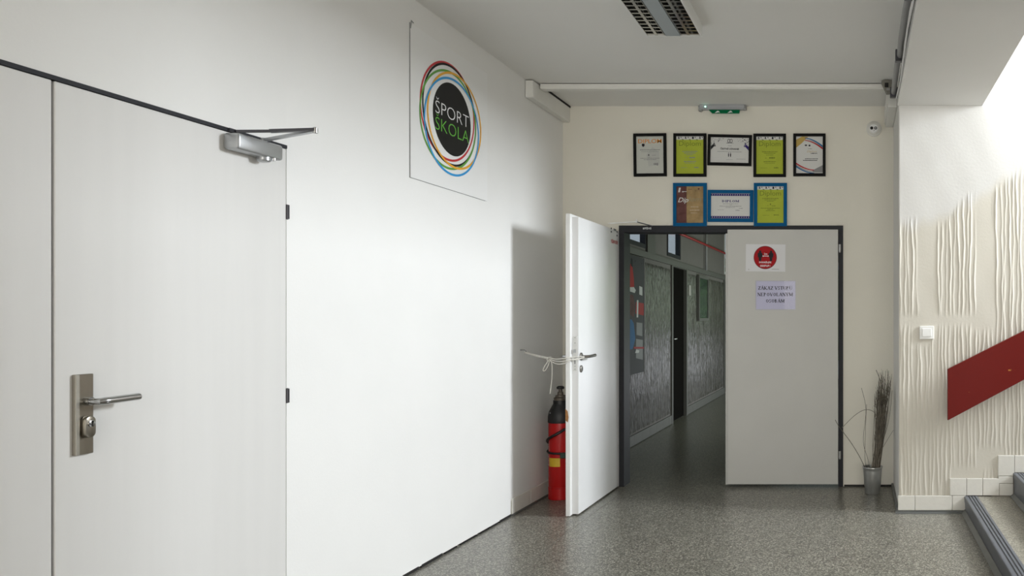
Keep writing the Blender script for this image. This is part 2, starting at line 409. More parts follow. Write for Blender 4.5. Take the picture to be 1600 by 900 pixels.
# door closer
dc = empty('door_closer', (XL+.03, 2.99, 1.93), 'silver grey overhead door closer mounted on the near white door leaf', 'door closer')
cb = MB().box(XL, XL+.060, 2.872, 3.098, 1.930, 1.990).bevel(.011, 3)
obj('closer_body', cb, M['silver'], dc, smooth=.5)
obj('valve_boss', MB().lathe((XL+.032, 3.03, 1.915), [(.020, 0), (.024, .004), (.024, .018)], 24), M['silver'], dc, smooth=.5)
obj('adjusting_screw', MB().lathe((XL+.052, 3.055, 1.921), [(.004, 0), (.0075, .002), (.0075, .012)], 14), M['chrome'], dc, smooth=.5)
P = (XL+.030, 3.035, 1.998); E = (-2.040, 2.985, 2.022); B = (XL+.012, 2.925, 2.006)
arm = MB()
def bar(mb, a, b, wd, th):
    a, b = Vector(a), Vector(b); t = (b-a).normalized(); sd = t.cross(Vector((0,0,1))).normalized()*wd/2; up = Vector((0,0,th/2))
    vs = [mb.v(p) for p in (a-sd-up, a+sd-up, a+sd+up, a-sd+up, b-sd-up, b+sd-up, b+sd+up, b-sd+up)]
    for f in ((0,3,2,1),(4,5,6,7),(0,1,5,4),(1,2,6,5),(2,3,7,6),(3,0,4,7)): mb.bm.faces.new([vs[i] for i in f])
bar(arm, P, E, .018, .009); arm.lathe((P[0], P[1], 1.988), [(.011, 0), (.011, .016), (.008, .018)], 14)
obj('lower_arm', arm, M['silver'], dc)
arm = MB(); mid = Vector(B).lerp(Vector(E), .42)
bar(arm, B, mid+(Vector(E)-mid)*.15, .012, .009); bar(arm, mid, Vector(E)+Vector((0,0,.004)), .020, .011)
arm.box(XL+.0, XL+.010, 2.895, 2.950, 2.000, 2.012); arm.lathe((mid.x+.06, mid.y+.012, mid.z+.002), [(.005, 0), (.005, .008)], 10)
obj('upper_arm', arm, M['darkmetal'], dc)
obj('elbow_pin', MB().lathe((E[0], E[1], E[2]-.010), [(.006, 0), (.009, .002), (.009, .020), (.006, .023)], 14), M['chrome'], dc, smooth=.5)

# ---------------------------------------------------------------- round school sign on the left wall
sg = empty('wall_sign', (XL, 4.495, 2.04), 'square white wall board with overlapping coloured rings around a black disc lettered ŠPORT ŠKOLA', 'sign')
SM = left_plane(XL, 4.495, 2.435)
sb = obj('sign_board', MB(SM).box(-.421, .421, -.395, .395, .0, .006), M['signboard'], sg)
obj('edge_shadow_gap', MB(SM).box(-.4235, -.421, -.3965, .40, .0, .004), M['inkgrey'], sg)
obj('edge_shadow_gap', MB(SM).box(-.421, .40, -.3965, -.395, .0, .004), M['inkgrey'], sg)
obj('hanging_hook', MB(SM).tube([(-.421, .37, .004), (-.421, .41, .010), (-.41, .40, .014)], .003, 6), M['inkgrey'], sg)
obj('black_disc', MB(SM).disc((0, .004), .210, .0065, 72, .203), M['ringblack'], sg)
for nm, c, rx, ry, zz, ro in (('ringred', (-.042, .044), .292, .315, .0070, .25), ('ringblack', (-.020, .027), .290, .325, .0073, -.10), ('ringgreen', (-.035, -.008), .305, .316, .0076, .3),
                          ('ringorange', (.035, .004), .298, .312, .0079, .1), ('ringblue', (.004, -.044), .300, .316, .0082, .2)):
    obj('colour_ring', MB(SM).ring((c[0], c[1]*.85), rx, ry*.85, .0125, zz, 90, ro), M[nm], sg)['label'] = {'ringred':'red','ringblack':'black','ringgreen':'green','ringorange':'orange','ringblue':'blue'}[nm]+' ring around the disc'
obj('lettering', text_mb(SM, 'ŠPORT', 0, .044, .370, .088, .0072, -.014), M['white'], sg)
obj('lettering', text_mb(SM, 'ŠKOLA', 0, -.046, .370, .088, .0072, -.014), M['textgreen'], sg)['label'] = 'green lettering'

# ---------------------------------------------------------------- skirting
bl = empty('baseboard_left', (XL, 5.7, 0), kind='structure')
y = 5.272
for L in (.30, .30, .315):
    obj('skirting_tile', MB().box(XL-.02, XL+.006, y+.0015, y+L, .012, .112).bevel(.002, 1), M['trim'], bl); y += L+.002
obj('coving_strip', MB().box(XL-.006, XL+.012, 5.272, 6.19, 0, .012), M['cove'], bl)
struct('baseboard_back', MB().box(-.105, .279, YB-.008, YB, 0, .014), M['gap'])
struct('baseboard_corner', MB().box(XL+.01, -1.87, YB-.008, YB, 0, .012), M['cove'])
br = empty('baseboard_right', (.7, YR, 0), kind='structure')
def tile(x0, x1, z0, z1, t=.013):
    obj('skirting_tile', MB().box(x0+.0014, x1-.0014, YR-t, YR-.001, z0+.0014, z1-.0014).bevel(.003, 2), M['trim'], br)
grout = MB(); grout.box(.28, .905, YR-.008, YR, .012, .114); grout.box(.625, 1.27, YR-.008, YR, .11, .232); grout.box(.95, 1.6, YR-.008, YR, .232, .388)
obj('grout_bed', grout, M['grout'], br)
xs = [.272, .388, .64, .735]
for a, b in zip(xs, xs[1:]): tile(a, b, .014, .115)
xs = [.622, .737, .846, .958]
for a, b in zip(xs, xs[1:]): tile(a, b, .114, .232)
tile(.958, 1.053, .114, .196); tile(.950, 1.053, .196, .246); tile(.948, 1.061, .246, .388)
tile(1.061, 1.18, .27, .388); tile(1.18, 1.29, .27, .388); tile(1.29, 1.40, .27, .388)
for k in range(2, 8):
    x0 = 1.40+.33*(k-2); z0 = .112+.157*k
    for j in range(3): tile(x0-.05+.11*j, x0+.06+.11*j, z0+.0, z0+.118)
cv = MB()
cv.prism([(.262, YR+.8, 0), (.262, YR+.8, .03), (.279, YR+.8, .03), (.279, YR+.8, 0)], (0, -.80, 0), 'y')
obj('coving_strip', cv, M['cove'], br)
obj('coving_strip', MB().box(.255, .70, YR-.048, YR-.013, 0, .003), M['cove'], br)
obj('coving_strip', MB().box(.255, .74, YR-.016, YR-.001, 0, .014), M['cove'], br)

# ---------------------------------------------------------------- ridged plaster reliefs (real height fields)
def ridge_field(a, b, pitch, amp, seed, mask, wob=.3, thick=.22):
    """a: across (n,), b: up (m,) -> heights (n,m)"""
    rng = np.random.default_rng(seed); A, Bv = np.meshgrid(a, b, indexing='ij'); H = np.zeros_like(A)
    n0 = int(a[0]/pitch)-2; n1 = int(a[-1]/pitch)+3
    for i in range(n0, n1):
        c = i*pitch + rng.uniform(-.2, .2)*pitch
        wv = c + pitch*wob*(np.sin(b*rng.uniform(3, 7)+rng.uniform(0, 6))*.6 + np.sin(b*rng.uniform(10, 22)+rng.uniform(0, 6))*.35 + np.sin(b*rng.uniform(35, 60)+rng.uniform(0, 6))*.16)
        am = np.clip(.85+.3*np.sin(b*rng.uniform(2, 6)+rng.uniform(0, 6)), .35, 1.05)
        lo = np.searchsorted(a, wv.min()-pitch); hi = np.searchsorted(a, wv.max()+pitch)
        if hi <= lo: continue
        D = (A[lo:hi]-wv[None, :])/(pitch*thick)
        H[lo:hi] = np.maximum(H[lo:hi], np.exp(-D*D)*am[None, :])
    return H*amp*mask(A, Bv)
def grid_mesh(name, P, heights, material, parent, paint=None):
    n, m = heights.shape
    idx = np.arange(n*m).reshape(n, m)
    faces = np.stack([idx[:-1,:-1], idx[1:,:-1], idx[1:,1:], idx[:-1,1:]], -1).reshape(-1, 4)
    P = P.reshape(-1, 3); org = Vector(((P[:,0].min()+P[:,0].max())/2, (P[:,1].min()+P[:,1].max())/2, P[:,2].min()))
    me = bpy.data.meshes.new(name); me.from_pydata((P-np.array(org)).tolist(), [], faces.tolist())
    me.materials.append(material)
    me.polygons.foreach_set('use_smooth', [True]*len(me.polygons))
    if paint is not None:
        at = me.attributes.new('paint', 'FLOAT', 'POINT'); at.data.foreach_set('value', paint.reshape(-1).astype(np.float32))
    o = bpy.data.objects.new(name, me); COL.objects.link(o); o.parent = parent; o.location = org-wloc(parent); W0[o.name] = org
    return o
def sstep(x, e0, e1): t = np.clip((x-e0)/(e1-e0), 0, 1); return t*t*(3-2*t)
a = np.arange(.2805, 2.5, .0038); b = np.arange(.10, 2.75, .022)
def wavy(Bv, k, ph): return .008*np.sin(Bv*k+ph)+.005*np.sin(Bv*k*2.7+ph*2)
def mask_r(A, Bv):
    top = 1.97 + np.clip(A-.58, 0, .16)*.35/.16*.45 + np.clip(A-.74, 0, 2)*.42 + .02*np.sin(A*19)
    m = 1-sstep(Bv, top-.04, top+.02)
    def hole(x0, x1, z0, z1, e=.012):
        xx0 = x0+wavy(Bv, 9, x0*7); xx1 = x1+wavy(Bv, 7, x1*9)
        return sstep(A, xx0-e, xx0+e)*(1-sstep(A, xx1-e, xx1+e))*sstep(Bv, z0-.02, z0+.02)*(1-sstep(Bv, z1-.02, z1+.02))
    for h in ((.405, .535, 1.26, 2.2), (.80, .925, 1.22, 2.4), (.2, .95, 1.25, 1.35), (.36, .50, 1.12, 1.30), (.80, 1.0, .28, .45), (.62, .84, .18, .32), (1.2, 1.5, .3, .6)):
        m = m*(1-hole(*h))
    return m
H = ridge_field(a, b, .0285, .0044, 5, mask_r, wob=.32, thick=.18)
A_, B_ = np.meshgrid(a, b, indexing='ij')
rng = np.random.default_rng(1)
H += .0012*(np.sin(A_*23+np.sin(B_*5))*np.sin(B_*11+A_*7))*.6
top = 1.95 + np.clip(A_-.58, 0, .16)*.35/.16*.45 + np.clip(A_-.74, 0, 2)*.42 + .03*np.sin(A_*14)+.012*np.sin(A_*47)
paint = sstep(B_, top-.05, top+.07)
H[0,:] = -.0015; H[:,0] = -.001; H[:,-1] = -.0005; H[-1,:] = -.001
grid_mesh('ridged_plaster', np.stack([A_, YR-.002-H, B_], -1), H, M['relief'], wr, paint)

# ---------------------------------------------------------------- far double door
d2 = empty('door_2', (-.99, YB, 0), kind='structure')
f = MB(); f.box(-1.862, -1.822, YB-.012, 6.352, 0, 1.985); f.box(-.150, -.113, YB-.008, 6.352, 0, 1.985); f.box(-1.862, -.113, YB-.012, 6.352, 1.985, 2.037)
obj('door_frame', f, M['frame'], d2)
# right leaf (closed)
obj('door_leaf', MB().box(-1.012, -.152, YB-.030, YB+.01, .022, 2.004).bevel(.002, 1), M['doorgrey'], d2)
obj('leaf_rebate', MB().box(-1.030, -1.008, YB-.012, YB+.03, .016, 1.975).bevel(.001, 1), M['doorgrey'], d2)
for z in (1.86, .255):
    h = MB(); h.tube([(-.138, YB-.034, z-.028), (-.138, YB-.034, z+.028)], .009, 10); h.tube([(-.138, YB-.034, z-.036), (-.138, YB-.034, z-.028)], .006, 10)
    obj('hinge', h, M['chrome'], d2)
# left leaf (open at a right angle)
LY = 5.262
lo_ = obj('door_leaf', MB().box(-1.902, -1.858, LY+.022, YB-.02, .010, 1.99).bevel(.0015, 1), M['doorface'], d2)
obj('leaf_lip', MB().box(-1.932, -1.9015, LY-.012, YB-.012, .004, 2.008).bevel(.003, 2), M['dooredge'], d2)
chip = MB(); chip.poly([(-1.9325, LY-.0125, .715), (-1.918, LY-.0128, .70), (-1.912, LY-.0128, .66), (-1.917, LY-.0128, .625), (-1.9325, LY-.0125, .64)])
chip.poly([(-1.9328, LY-.0125, .715), (-1.9328, LY-.0125, .62), (-1.9328, LY+.012, .655), (-1.9328, LY+.008, .70)])
obj('chipped_edge', chip, M['wood'], d2)
chip = MB(); chip.box(-1.9325, -1.931, LY-.0125, LY-.005, .53, .56)
obj('chipped_edge', chip, M['wood'], d2)
# mortice lock faceplate in leaf edge
fp = obj('lock_faceplate', MB().box(-1.893, -1.869, LY+.0195, LY+.022, .965, 1.195).bevel(.001, 1), mat('faceplate_steel', (.66, .66, .64), .4, .6), d2)
obj('latch_bolt', MB().box(-1.889, -1.874, LY+.008, LY+.0200, 1.085, 1.108), M['silver'], fp)
sc = MB()
for z in (.975, .995, 1.150, 1.185): sc.lathe((-1.881, LY+.0188, z), [(.0025, 0), (.0025, .001)], 8, 'y')
sc.box(-1.884, -1.879, LY+.0187, LY+.0195, 1.01, 1.05)
obj('screw_hole', sc, M['darkmetal'], fp)
XF = -1.858; zh = 1.058; yh = LY+.065
r_ = obj('handle_rose', MB().lathe((XF, yh, zh), [(.026, 0), (.026, .006), (.022, .009)], 28, 'x'), M['steeldark'], d2, smooth=.5)
lv = MB(); lv.tube([(XF+.004, yh, zh), (XF+.040, yh, zh), (XF+.050, yh+.004, zh), (XF+.054, yh+.015, zh), (XF+.055, yh+.065, zh+.001), (XF+.055, yh+.125, zh+.003)], [.009, .009, .0095, .0095, .010, .0105], 12)
obj('lever_handle', lv, M['steeldark'], r_, smooth=.6)
kr = obj('key_rose', MB().lathe((XF, yh, .975), [(.024, 0), (.024, .006), (.020, .009)], 28, 'x'), M['steeldark'], d2, smooth=.5)
obj('keyhole', MB().box(XF+.009, XF+.010, yh-.003, yh+.003, .963, .985), M['gap'], kr)
lv = MB(); lv.tube([(-1.932, yh, zh), (-1.975, yh, zh), (-1.985, yh+.012, zh), (-1.986, yh+.12, zh)], .009, 12); lv.lathe((-1.942, yh, zh), [(.025, 0), (.025, .010)], 24, 'x')
obj('lever_handle', lv, M['chrome'], d2, smooth=.6)
# red lettering and closer bracket marks on the open leaf
TM = left_plane(XF, YB-.14, 1.90)
obj('lettering', text_mb(TM, 'POŽIARNY UZÁVER', .005, 0, .165, .034, .0012, .02), M['redink'], d2)['label'] = 'small red lettering'
mk = MB(TM)
for yy, zz in ((-.085, .085), (-.085, .060), (.055, .075), (.055, .045)): mk.box(yy, yy+.014, zz, zz+.012, 0, .004)
obj('bracket_hole', mk, M['darkmetal'], d2)
obj('bracket_plate', MB(TM).box(-.03, .03, .082, .096, 0, .006), M['silver'], d2)
# closer arm above the frame
ca = empty('closer_arm', (-1.75, YB-.03, 2.04), 'thin grey folding closer arm lying along the top of the dark far door frame', 'door closer')
t = MB(); E2 = Vector((-1.70, YB-.10, 2.055))
bar(t, (-1.895, YB-.16, 2.035), E2, .012, .006); obj('lower_arm', t, M['silver'], ca)
t = MB(); bar(t, E2, (-1.60, YB-.02, 2.032), .012, .006); obj('upper_arm', t, M['darkmetal'], ca)
obj('elbow_pin', MB().lathe((E2.x, E2.y, E2.z-.008), [(.007, 0), (.007, .026)], 10), M['white'], ca)
t = MB()
for k in range(5): t.box(-1.672+.0135*k, -1.662+.0135*k, YB-.020, YB-.0115, 2.006+.002*(k % 2), 2.020+.002*(k % 3))
obj('fixing_shoe', t, M['silver'], ca)

# ---------------------------------------------------------------- notices on the closed leaf
YP = YB-.0305
n1 = empty('distance_notice', (X(1196, YP), YP, 1.68), 'white paper notice with a red round keep-your-distance sign, upper sheet on the closed grey leaf', 'notice')
m1 = back_plane(X(1196.3, YP), YP, Z(403, YP), -.01)
obj('sheet', MB(m1).box(-.154, .154, -.106, .106, 0, .0012), M['paperwhite'], n1)
rd = obj('red_disc', MB(m1).disc((-.003, .003), .090, .0016, 56), M['redprint'], n1)
obj('disc_rim', MB(m1).ring((-.003, .003), .0875, .0875, .005, .0019), mat('dark_red_rim', (.16, .002, .008), .5), n1)
def figure(cx):
    g = MB(m1); g.disc((cx, .048), .0095, .0021, 16)
    g.poly([(cx+p[0], p[1], .0021) for p in ((-.019,.034),(-.012,.040),(.012,.040),(.019,.034),(.017,.002),(.013,.002),(.011,.012),(.009,-.024),(-.009,-.024),(-.011,.012),(-.013,.002),(-.017,.002))])
    return g
for cx in (-.043, .042): obj('standing_figure', figure(cx), M['ink'], n1)
obj('arrow', MB(m1).poly([(p[0], p[1], .0022) for p in ((-.026,.0142),(-.018,.008),(-.018,.012),(.018,.012),(.018,.008),(.026,.0142),(.018,.0205),(.018,.0165),(-.018,.0165),(-.018,.0205))]), M['white'], n1)
obj('lettering', text_mb(m1, '2', -.008, .031, .009, .014, .0021, .02), M['white'], n1)
t = text_mb(m1, 'm', .006, .029, .015, .010, .0021, .02)
obj('lettering', t, M['white'], n1)
t = text_mb(m1, 'DODRŽUJTE', -.003, -.035, .094, .019, .0021, .03); obj('lettering', t, M['white'], n1)
t = text_mb(m1, 'ODSTUP !', -.003, -.062, .078, .015, .0021, .03)
obj('lettering', t, M['white'], n1)
t = MB(m1); t.box(.048, .105, -.089, -.086, .0012, .0014); t.box(-.133, -.127, -.093, -.088, .0012, .0014)
obj('small_print', t, M['inkgrey'], n1)
n2 = empty('no_entry_notice', (X(1212, YP), YP, 1.38), 'white sheet in clear sleeve lettered ZÁKAZ VSTUPU NEPOVOLANÝM OSOBÁM on door', 'notice')
m2 = back_plane(X(1212, YP), YP, Z(461.3, YP), .0)
obj('sheet', MB(m2).box(-.152, .152, -.109, .109, 0, .0012), mat('lavender_white_paper', (.70, .69, .78), .5), n2)
obj('plastic_sleeve', MB(m2).box(-.157, .157, -.114, .114, .0024, .0030), M['sleeve'], n2)
# serif capitals: every letter a set of strokes with slab serifs
def serif_text(mtx, body, cx, cy, h, adv, d):
    mb = MB(mtx); Tk, tn, sf = .20*h, .09*h, .07*h
    wd = {'I': .45, 'M': 1.05, 'N': .88, 'V': .85, 'A': .85, 'O': .85, 'P': .75, 'Z': .75, 'K': .88, 'S': .65, 'T': .78, 'U': .85, 'E': .75, 'L': .72, 'B': .78, 'Y': .85, ' ': .35, 'Á': .85, 'Ý': .85, 'D': .85}
    tot = sum(wd[c]*h*adv for c in body); x = cx-tot/2; y0 = cy-h/2
    def st(a, b, c, e, w):     # stroke from (a,b) to (c,e)
        p = Vector((a, b)); q = Vector((c, e)); t = (q-p).normalized(); n = Vector((-t.y, t.x))*w/2
        mb.poly([(p.x-n.x, p.y-n.y, d), (q.x-n.x, q.y-n.y, d), (q.x+n.x, q.y+n.y, d), (p.x+n.x, p.y+n.y, d)])
    def ser(xc, yb, w=.30): mb.rect(xc-w*h/2, xc+w*h/2, yb if yb < .5*h+y0 else yb-sf, (yb+sf) if yb < .5*h+y0 else yb, d)
    def arc(xc, yc, rx, ry, a0, a1, w):
        N = 12; pr = None
        for i in range(N+1):
            t = a0+(a1-a0)*i/N; ww = w*(.62+.38*abs(math.cos(t)))
            o = ((xc+(rx+ww/2)*math.cos(t), yc+(ry+ww/4)*math.sin(t)), (xc+(rx-ww/2)*math.cos(t), yc+(ry-ww/2)*math.sin(t)))
            if pr: mb.poly([(*pr[0], d), (*o[0], d), (*o[1], d), (*pr[1], d)])
            pr = o
    for ch in body:
        w_ = wd[ch]*h*adv; L = x+.08*h; R = x+w_-.08*h; C = (L+R)/2; T = y0+h; base = ch
        if ch == 'Á': base = 'A'; st(C, T+.08*h, C+.12*h, T+.26*h, tn*1.1)
        if ch == 'Ý': base = 'Y'; st(C, T+.08*h, C+.12*h, T+.26*h, tn*1.1)
        if base == 'A': st(L+.03*h, y0, C, T, tn); st(C, T, R-.06*h, y0, Tk); mb.rect(L+.15*h, R-.15*h, y0+.30*h, y0+.37*h, d); ser(L+.04*h, y0, .24); ser(R-.06*h, y0, .30)
        elif base == 'Z': mb.rect(L, R, T-tn, T, d); mb.rect(L, R, y0, y0+tn, d); st(L+.08*h, y0+.04*h, R-.08*h, T-.04*h, Tk); mb.rect(L, L+.06*h, T-.22*h, T, d); mb.rect(R-.06*h, R, y0, y0+.22*h, d)
        elif base == 'K': st(L+.1*h, y0, L+.1*h, T, Tk); ser(L+.1*h, y0); ser(L+.1*h, T); st(L+.15*h, y0+.4*h, R-.08*h, T, tn); st(L+.25*h, y0+.55*h, R-.08*h, y0, Tk); ser(R-.08*h, y0); ser(R-.08*h, T, .26)
        elif base == 'V': st(L+.06*h, T, C, y0, Tk); st(C, y0, R-.03*h, T, tn); ser(L+.06*h, T); ser(R-.04*h, T, .24)
        elif base == 'Y': st(L+.05*h, T, C, y0+.45*h, Tk*.9); st(C, y0+.45*h, R-.03*h, T, tn); st(C, y0, C, y0+.48*h, Tk); ser(C, y0); ser(L+.06*h, T); ser(R-.04*h, T, .24)
        elif base == 'S': arc(C, y0+.74*h, .17*h, .22*h, .2, PI*1.35, .16*h); arc(C, y0+.27*h, .17*h, .23*h, PI+.2, PI*2.4, .16*h); mb.rect(R-.06*h, R-.01*h, T-.28*h, T, d); mb.rect(L+.01*h, L+.06*h, y0, y0+.28*h, d)
        elif base == 'T': mb.rect(L, R, T-tn, T, d); st(C, y0, C, T, Tk); ser(C, y0); mb.rect(L, L+.05*h, T-.22*h, T, d); mb.rect(R-.05*h, R, T-.22*h, T, d)
        elif base == 'U': st(L+.1*h, y0+.25*h, L+.1*h, T, Tk); st(R-.08*h, y0+.25*h, R-.08*h, T, tn); arc(C, y0+.27*h, (R-L)/2-.1*h, .22*h, PI, 2*PI, .14*h); ser(L+.1*h, T); ser(R-.08*h, T, .22)
        elif base == 'N': st(L+.08*h, y0, L+.08*h, T, tn); st(R-.08*h, y0, R-.08*h, T, tn); st(L+.08*h, T, R-.08*h, y0, Tk); ser(L+.08*h, y0, .24); ser(R-.08*h, T, .24); ser(L+.04*h, T, .2)
        elif base == 'M': st(L+.08*h, y0, L+.08*h, T, tn); st(R-.1*h, y0, R-.1*h, T, Tk); st(L+.08*h, T, C, y0+.1*h, Tk); st(C, y0+.1*h, R-.1*h, T, tn); ser(L+.08*h, y0, .24); ser(R-.1*h, y0); ser(R-.08*h, T, .24); ser(L+.06*h, T, .22)
        elif base == 'E': st(L+.1*h, y0, L+.1*h, T, Tk); mb.rect(L, R, T-sf, T, d); mb.rect(L, R, y0, y0+sf, d); mb.rect(L+.1*h, R-.12*h, y0+.48*h, y0+.55*h, d); mb.rect(R-.05*h, R, T-.22*h, T, d); mb.rect(R-.05*h, R, y0, y0+.24*h, d)
        elif base == 'L': st(L+.1*h, y0, L+.1*h, T, Tk); mb.rect(L, R, y0, y0+sf, d); ser(L+.1*h, T); mb.rect(R-.05*h, R, y0, y0+.26*h, d)
        elif base == 'O': arc(C, y0+.5*h, .27*h, .44*h, 0, 2*PI, Tk*.95)
        elif base == 'I': st(C, y0, C, T, Tk); ser(C, y0); ser(C, T)
        elif base == 'P': st(L+.1*h, y0, L+.1*h, T, Tk); ser(L+.1*h, y0); ser(L+.08*h, T, .2); arc(L+.18*h, T-.25*h, .27*h, .22*h, -PI/2, PI/2, Tk*.9)
        elif base == 'B': st(L+.1*h, y0, L+.1*h, T, Tk); ser(L+.08*h, y0, .2); ser(L+.08*h, T, .2); arc(L+.18*h, T-.24*h, .24*h, .20*h, -PI/2, PI/2, Tk*.9); arc(L+.18*h, y0+.27*h, .29*h, .24*h, -PI/2, PI/2, Tk*.9)
        elif base == 'D': st(L+.1*h, y0, L+.1*h, T, Tk); ser(L+.08*h, y0, .2); ser(L+.08*h, T, .2); arc(L+.14*h, y0+.5*h, .38*h, .46*h, -PI/2, PI/2, Tk*.95)
        x += w_
    return mb
for body, yy, wdt in (('ZÁKAZ VSTUPU', .056, 1.0), ('NEPOVOLANÝM', .006, 1.0), ('OSOBÁM', -.044, 1.0)):
    obj('lettering', serif_text(m2, body, -.004, yy, .0265, 1.10 if body != 'NEPOVOLANÝM' else 1.12, .0016), M['ink'], n2, recalc=False)

# ---------------------------------------------------------------- framed certificates
YF = YB
random.seed(11)
def certificate(px0, px1, py0, py1, tilt, fm, sheet, border, label, group, fill):
    cx, cz = X((px0+px1)/2, YF-.01), Z((py0+py1)/2, YF-.01)
    wv, hv = (px1-px0)/200.3, (py1-py0)/200.3
    r = empty('framed_certificate', (cx, YF, cz-hv/2), label, 'picture frame', group)
    mt = back_plane(cx, YF, cz, tilt); f = MB(mt); a, c = wv/2, hv/2
    for x0, x1, z0, z1 in ((-a, a, c-border, c), (-a, a, -c, -c+border), (-a, -a+border, -c+border, c-border), (a-border, a, -c+border, c-border)): f.box(x0, x1, z0, z1, 0, .018)
    obj('picture_frame', f, fm, r)
    obj('certificate_sheet', MB(mt).box(-a+border*.9, a-border*.9, -c+border*.9, c-border*.9, .002, .010), sheet, r)
    fill(r, mt, a-border, c-border)
def lines(r, mt, specs, m, d=.0105):
    t = MB(mt)
    for cx, cy, wd, h in specs:      # broken strokes: print too small to read
        x = cx-wd/2
        while x < cx+wd/2:
            l = random.uniform(.006, .018); t.rect(x, min(x+l, cx+wd/2), cy-h/2*random.uniform(.6, 1), cy+h/2*random.uniform(.6, 1), d); x += l+.002
    obj('small_print', t, m, r)
def cert_diplom(r, mt, a, c):
    obj('lettering', text_mb(mt, 'DIPLOM', 0, c*.74, 1.72*a, c*.22, .0105, .004), M['orange'], r)['label'] = 'orange lettering'
    t = MB(mt); t.poly([(-.052+p[0], .076+p[1], .0105) for p in ((-.010,.012),(.010,.012),(.011,-.004),(0,-.014),(-.011,-.004))]); obj('crest_print', t, M['ink'], r)
    lines(r, mt, [(0, .040, .155, .007), (0, .026, .14, .004), (-.008, -.018, .02, .004), (.03, -.002+-.001, .03, .004), (0, -.026, .15, .005), (0, -.037, .10, .005), (.045, -.072, .035, .022)], M['inkgrey'])
    obj('rank_mark', MB(mt).poly([(-.016,-.006,.0106),(-.004,-.006,.0106),(-.008,.006,.0106),(-.012,.006,.0106)]), M['ink'], r)
    obj('watermark_print', MB(mt).poly([(-.01,-.09,.0102),(.075,-.075,.0102),(.07,.02,.0102),(.02,.062,.0102),(-.03,.0,.0102)]), mat('pale_grey_print', (.53,.54,.51), .6), r)
def cert_green(r, mt, a, c, k=0):
    obj('top_band', MB(mt).rect(-a, a, c*.82, c, .0103), M['paper'], r)
    t = MB(mt)
    for i, ch in enumerate('SRIS'):
        x = -a*.82+i*a*.52
        text_mb(mt, ch, x, c*.92, .013, .018, .0106, .05, mb=t)
        t.poly([(x+.020, c*.85, .0106), (x+.034, c*.79, .0106), (x+.040, c*.83, .0106)]); t.poly([(x+.012, c*.97, .0106), (x+.022, c*.97, .0106), (x+.020, c*.90, .0106)])
    obj('band_letters', t, M['ink'], r)
    obj('lettering', text_mb(mt, 'Diplom', 0, c*.58, 1.6*a, c*.34, .0104, -.005), M['olive'], r)['label'] = 'olive outline lettering'
    s = [(0, .028, .12, .006), (0, .016, .09, .006), (0, .003, .055, .005), (-.03, -.022, .012, .004), (.018, -.020, .045, .010), (0, -.050, .095, .007), (0, -.062, .08, .004), (-.045, -.098, .05, .003), (.05, -.097, .035, .010)]
    if k == 2: s = [(0, .048, .13, .006), (0, .037, .09, .005), (0, .026, .055, .005), (-.02, -.008, .01, .004), (.024, -.010, .03, .006), (.0, .002, .008, .018), (0, -.028, .15, .005), (0, -.038, .045, .005), (0, -.047, .07, .005), (-.035, -.083, .05, .003), (.045, -.080, .04, .008)]
    lines(r, mt, s, M['olive'] if k else M['inkgrey'])
def cert_land(r, mt, a, c):
    t = MB(mt)
    for i in range(120):
        x = random.uniform(-a, a)*.98; z = c*random.uniform(.30, .96)
        if abs(x) < .05 or z < c*(.93-.55*abs(x/a)): continue
        q = random.uniform(.001, .003); t.rect(x-q, x+q, z-q, z+q, .0104)
    obj('confetti_print', t, M['ink'], r)
    for sx in (-1, 1):
        t = MB(mt)
        t.poly([(sx*a*.99, .0, .0106), (sx*a*.99, .030, .0106), (sx*(a-.022), .045, .0106), (sx*(a-.030), .030, .0106)])
        for q in range(4): t.poly([(sx*(a-.018-.004*q), .040-.004*q, .0107), (sx*(a-.026-.004*q), .062-.008*q, .0107), (sx*(a-.029-.004*q), .058-.009*q, .0107), (sx*(a-.022-.003*q), .036-.004*q, .0107)])
        obj('hand_print', t, M['ink'] if sx < 0 else M['navy'], r)
    t = MB(mt)
    t.ring((-.008, .072), .009, .014, .004, .0106, 20); t.ring((.010, .072), .009, .014, .004, .0106, 20)
    obj('logo_mark', t, M['ink'], r)
    obj('lettering', text_mb(mt, 'ČESTNÉ UZNANIE', 0, .012, .145, .017, .0106, .03), M['ink'], r)
    t = MB(mt)
    for x in (-.008, .008): t.disc((x, -.022), .0032, .0106, 10); t.poly([(x-.004,-.028,.0106),(x+.004,-.028,.0106),(x+.003,-.052,.0106),(x-.003,-.052,.0106)])
    obj('figure_print', t, M['ink'], r)
    lines(r, mt, [(0, .055, .055, .006), (0, .034, .03, .003), (0, -.012, .19, .004), (0, -.074, .05, .002), (.09, -.068, .07, .003)], M['inkgrey'])
def arcband(mt, pts, wd, d):
    t = MB(mt)
    for (x0, z0, w0), (x1, z1, w1) in zip(pts, pts[1:]): t.poly([(x0, z0, d), (x1, z1, d), (x1, z1-w1, d), (x0, z0-w0, d)])
    return t
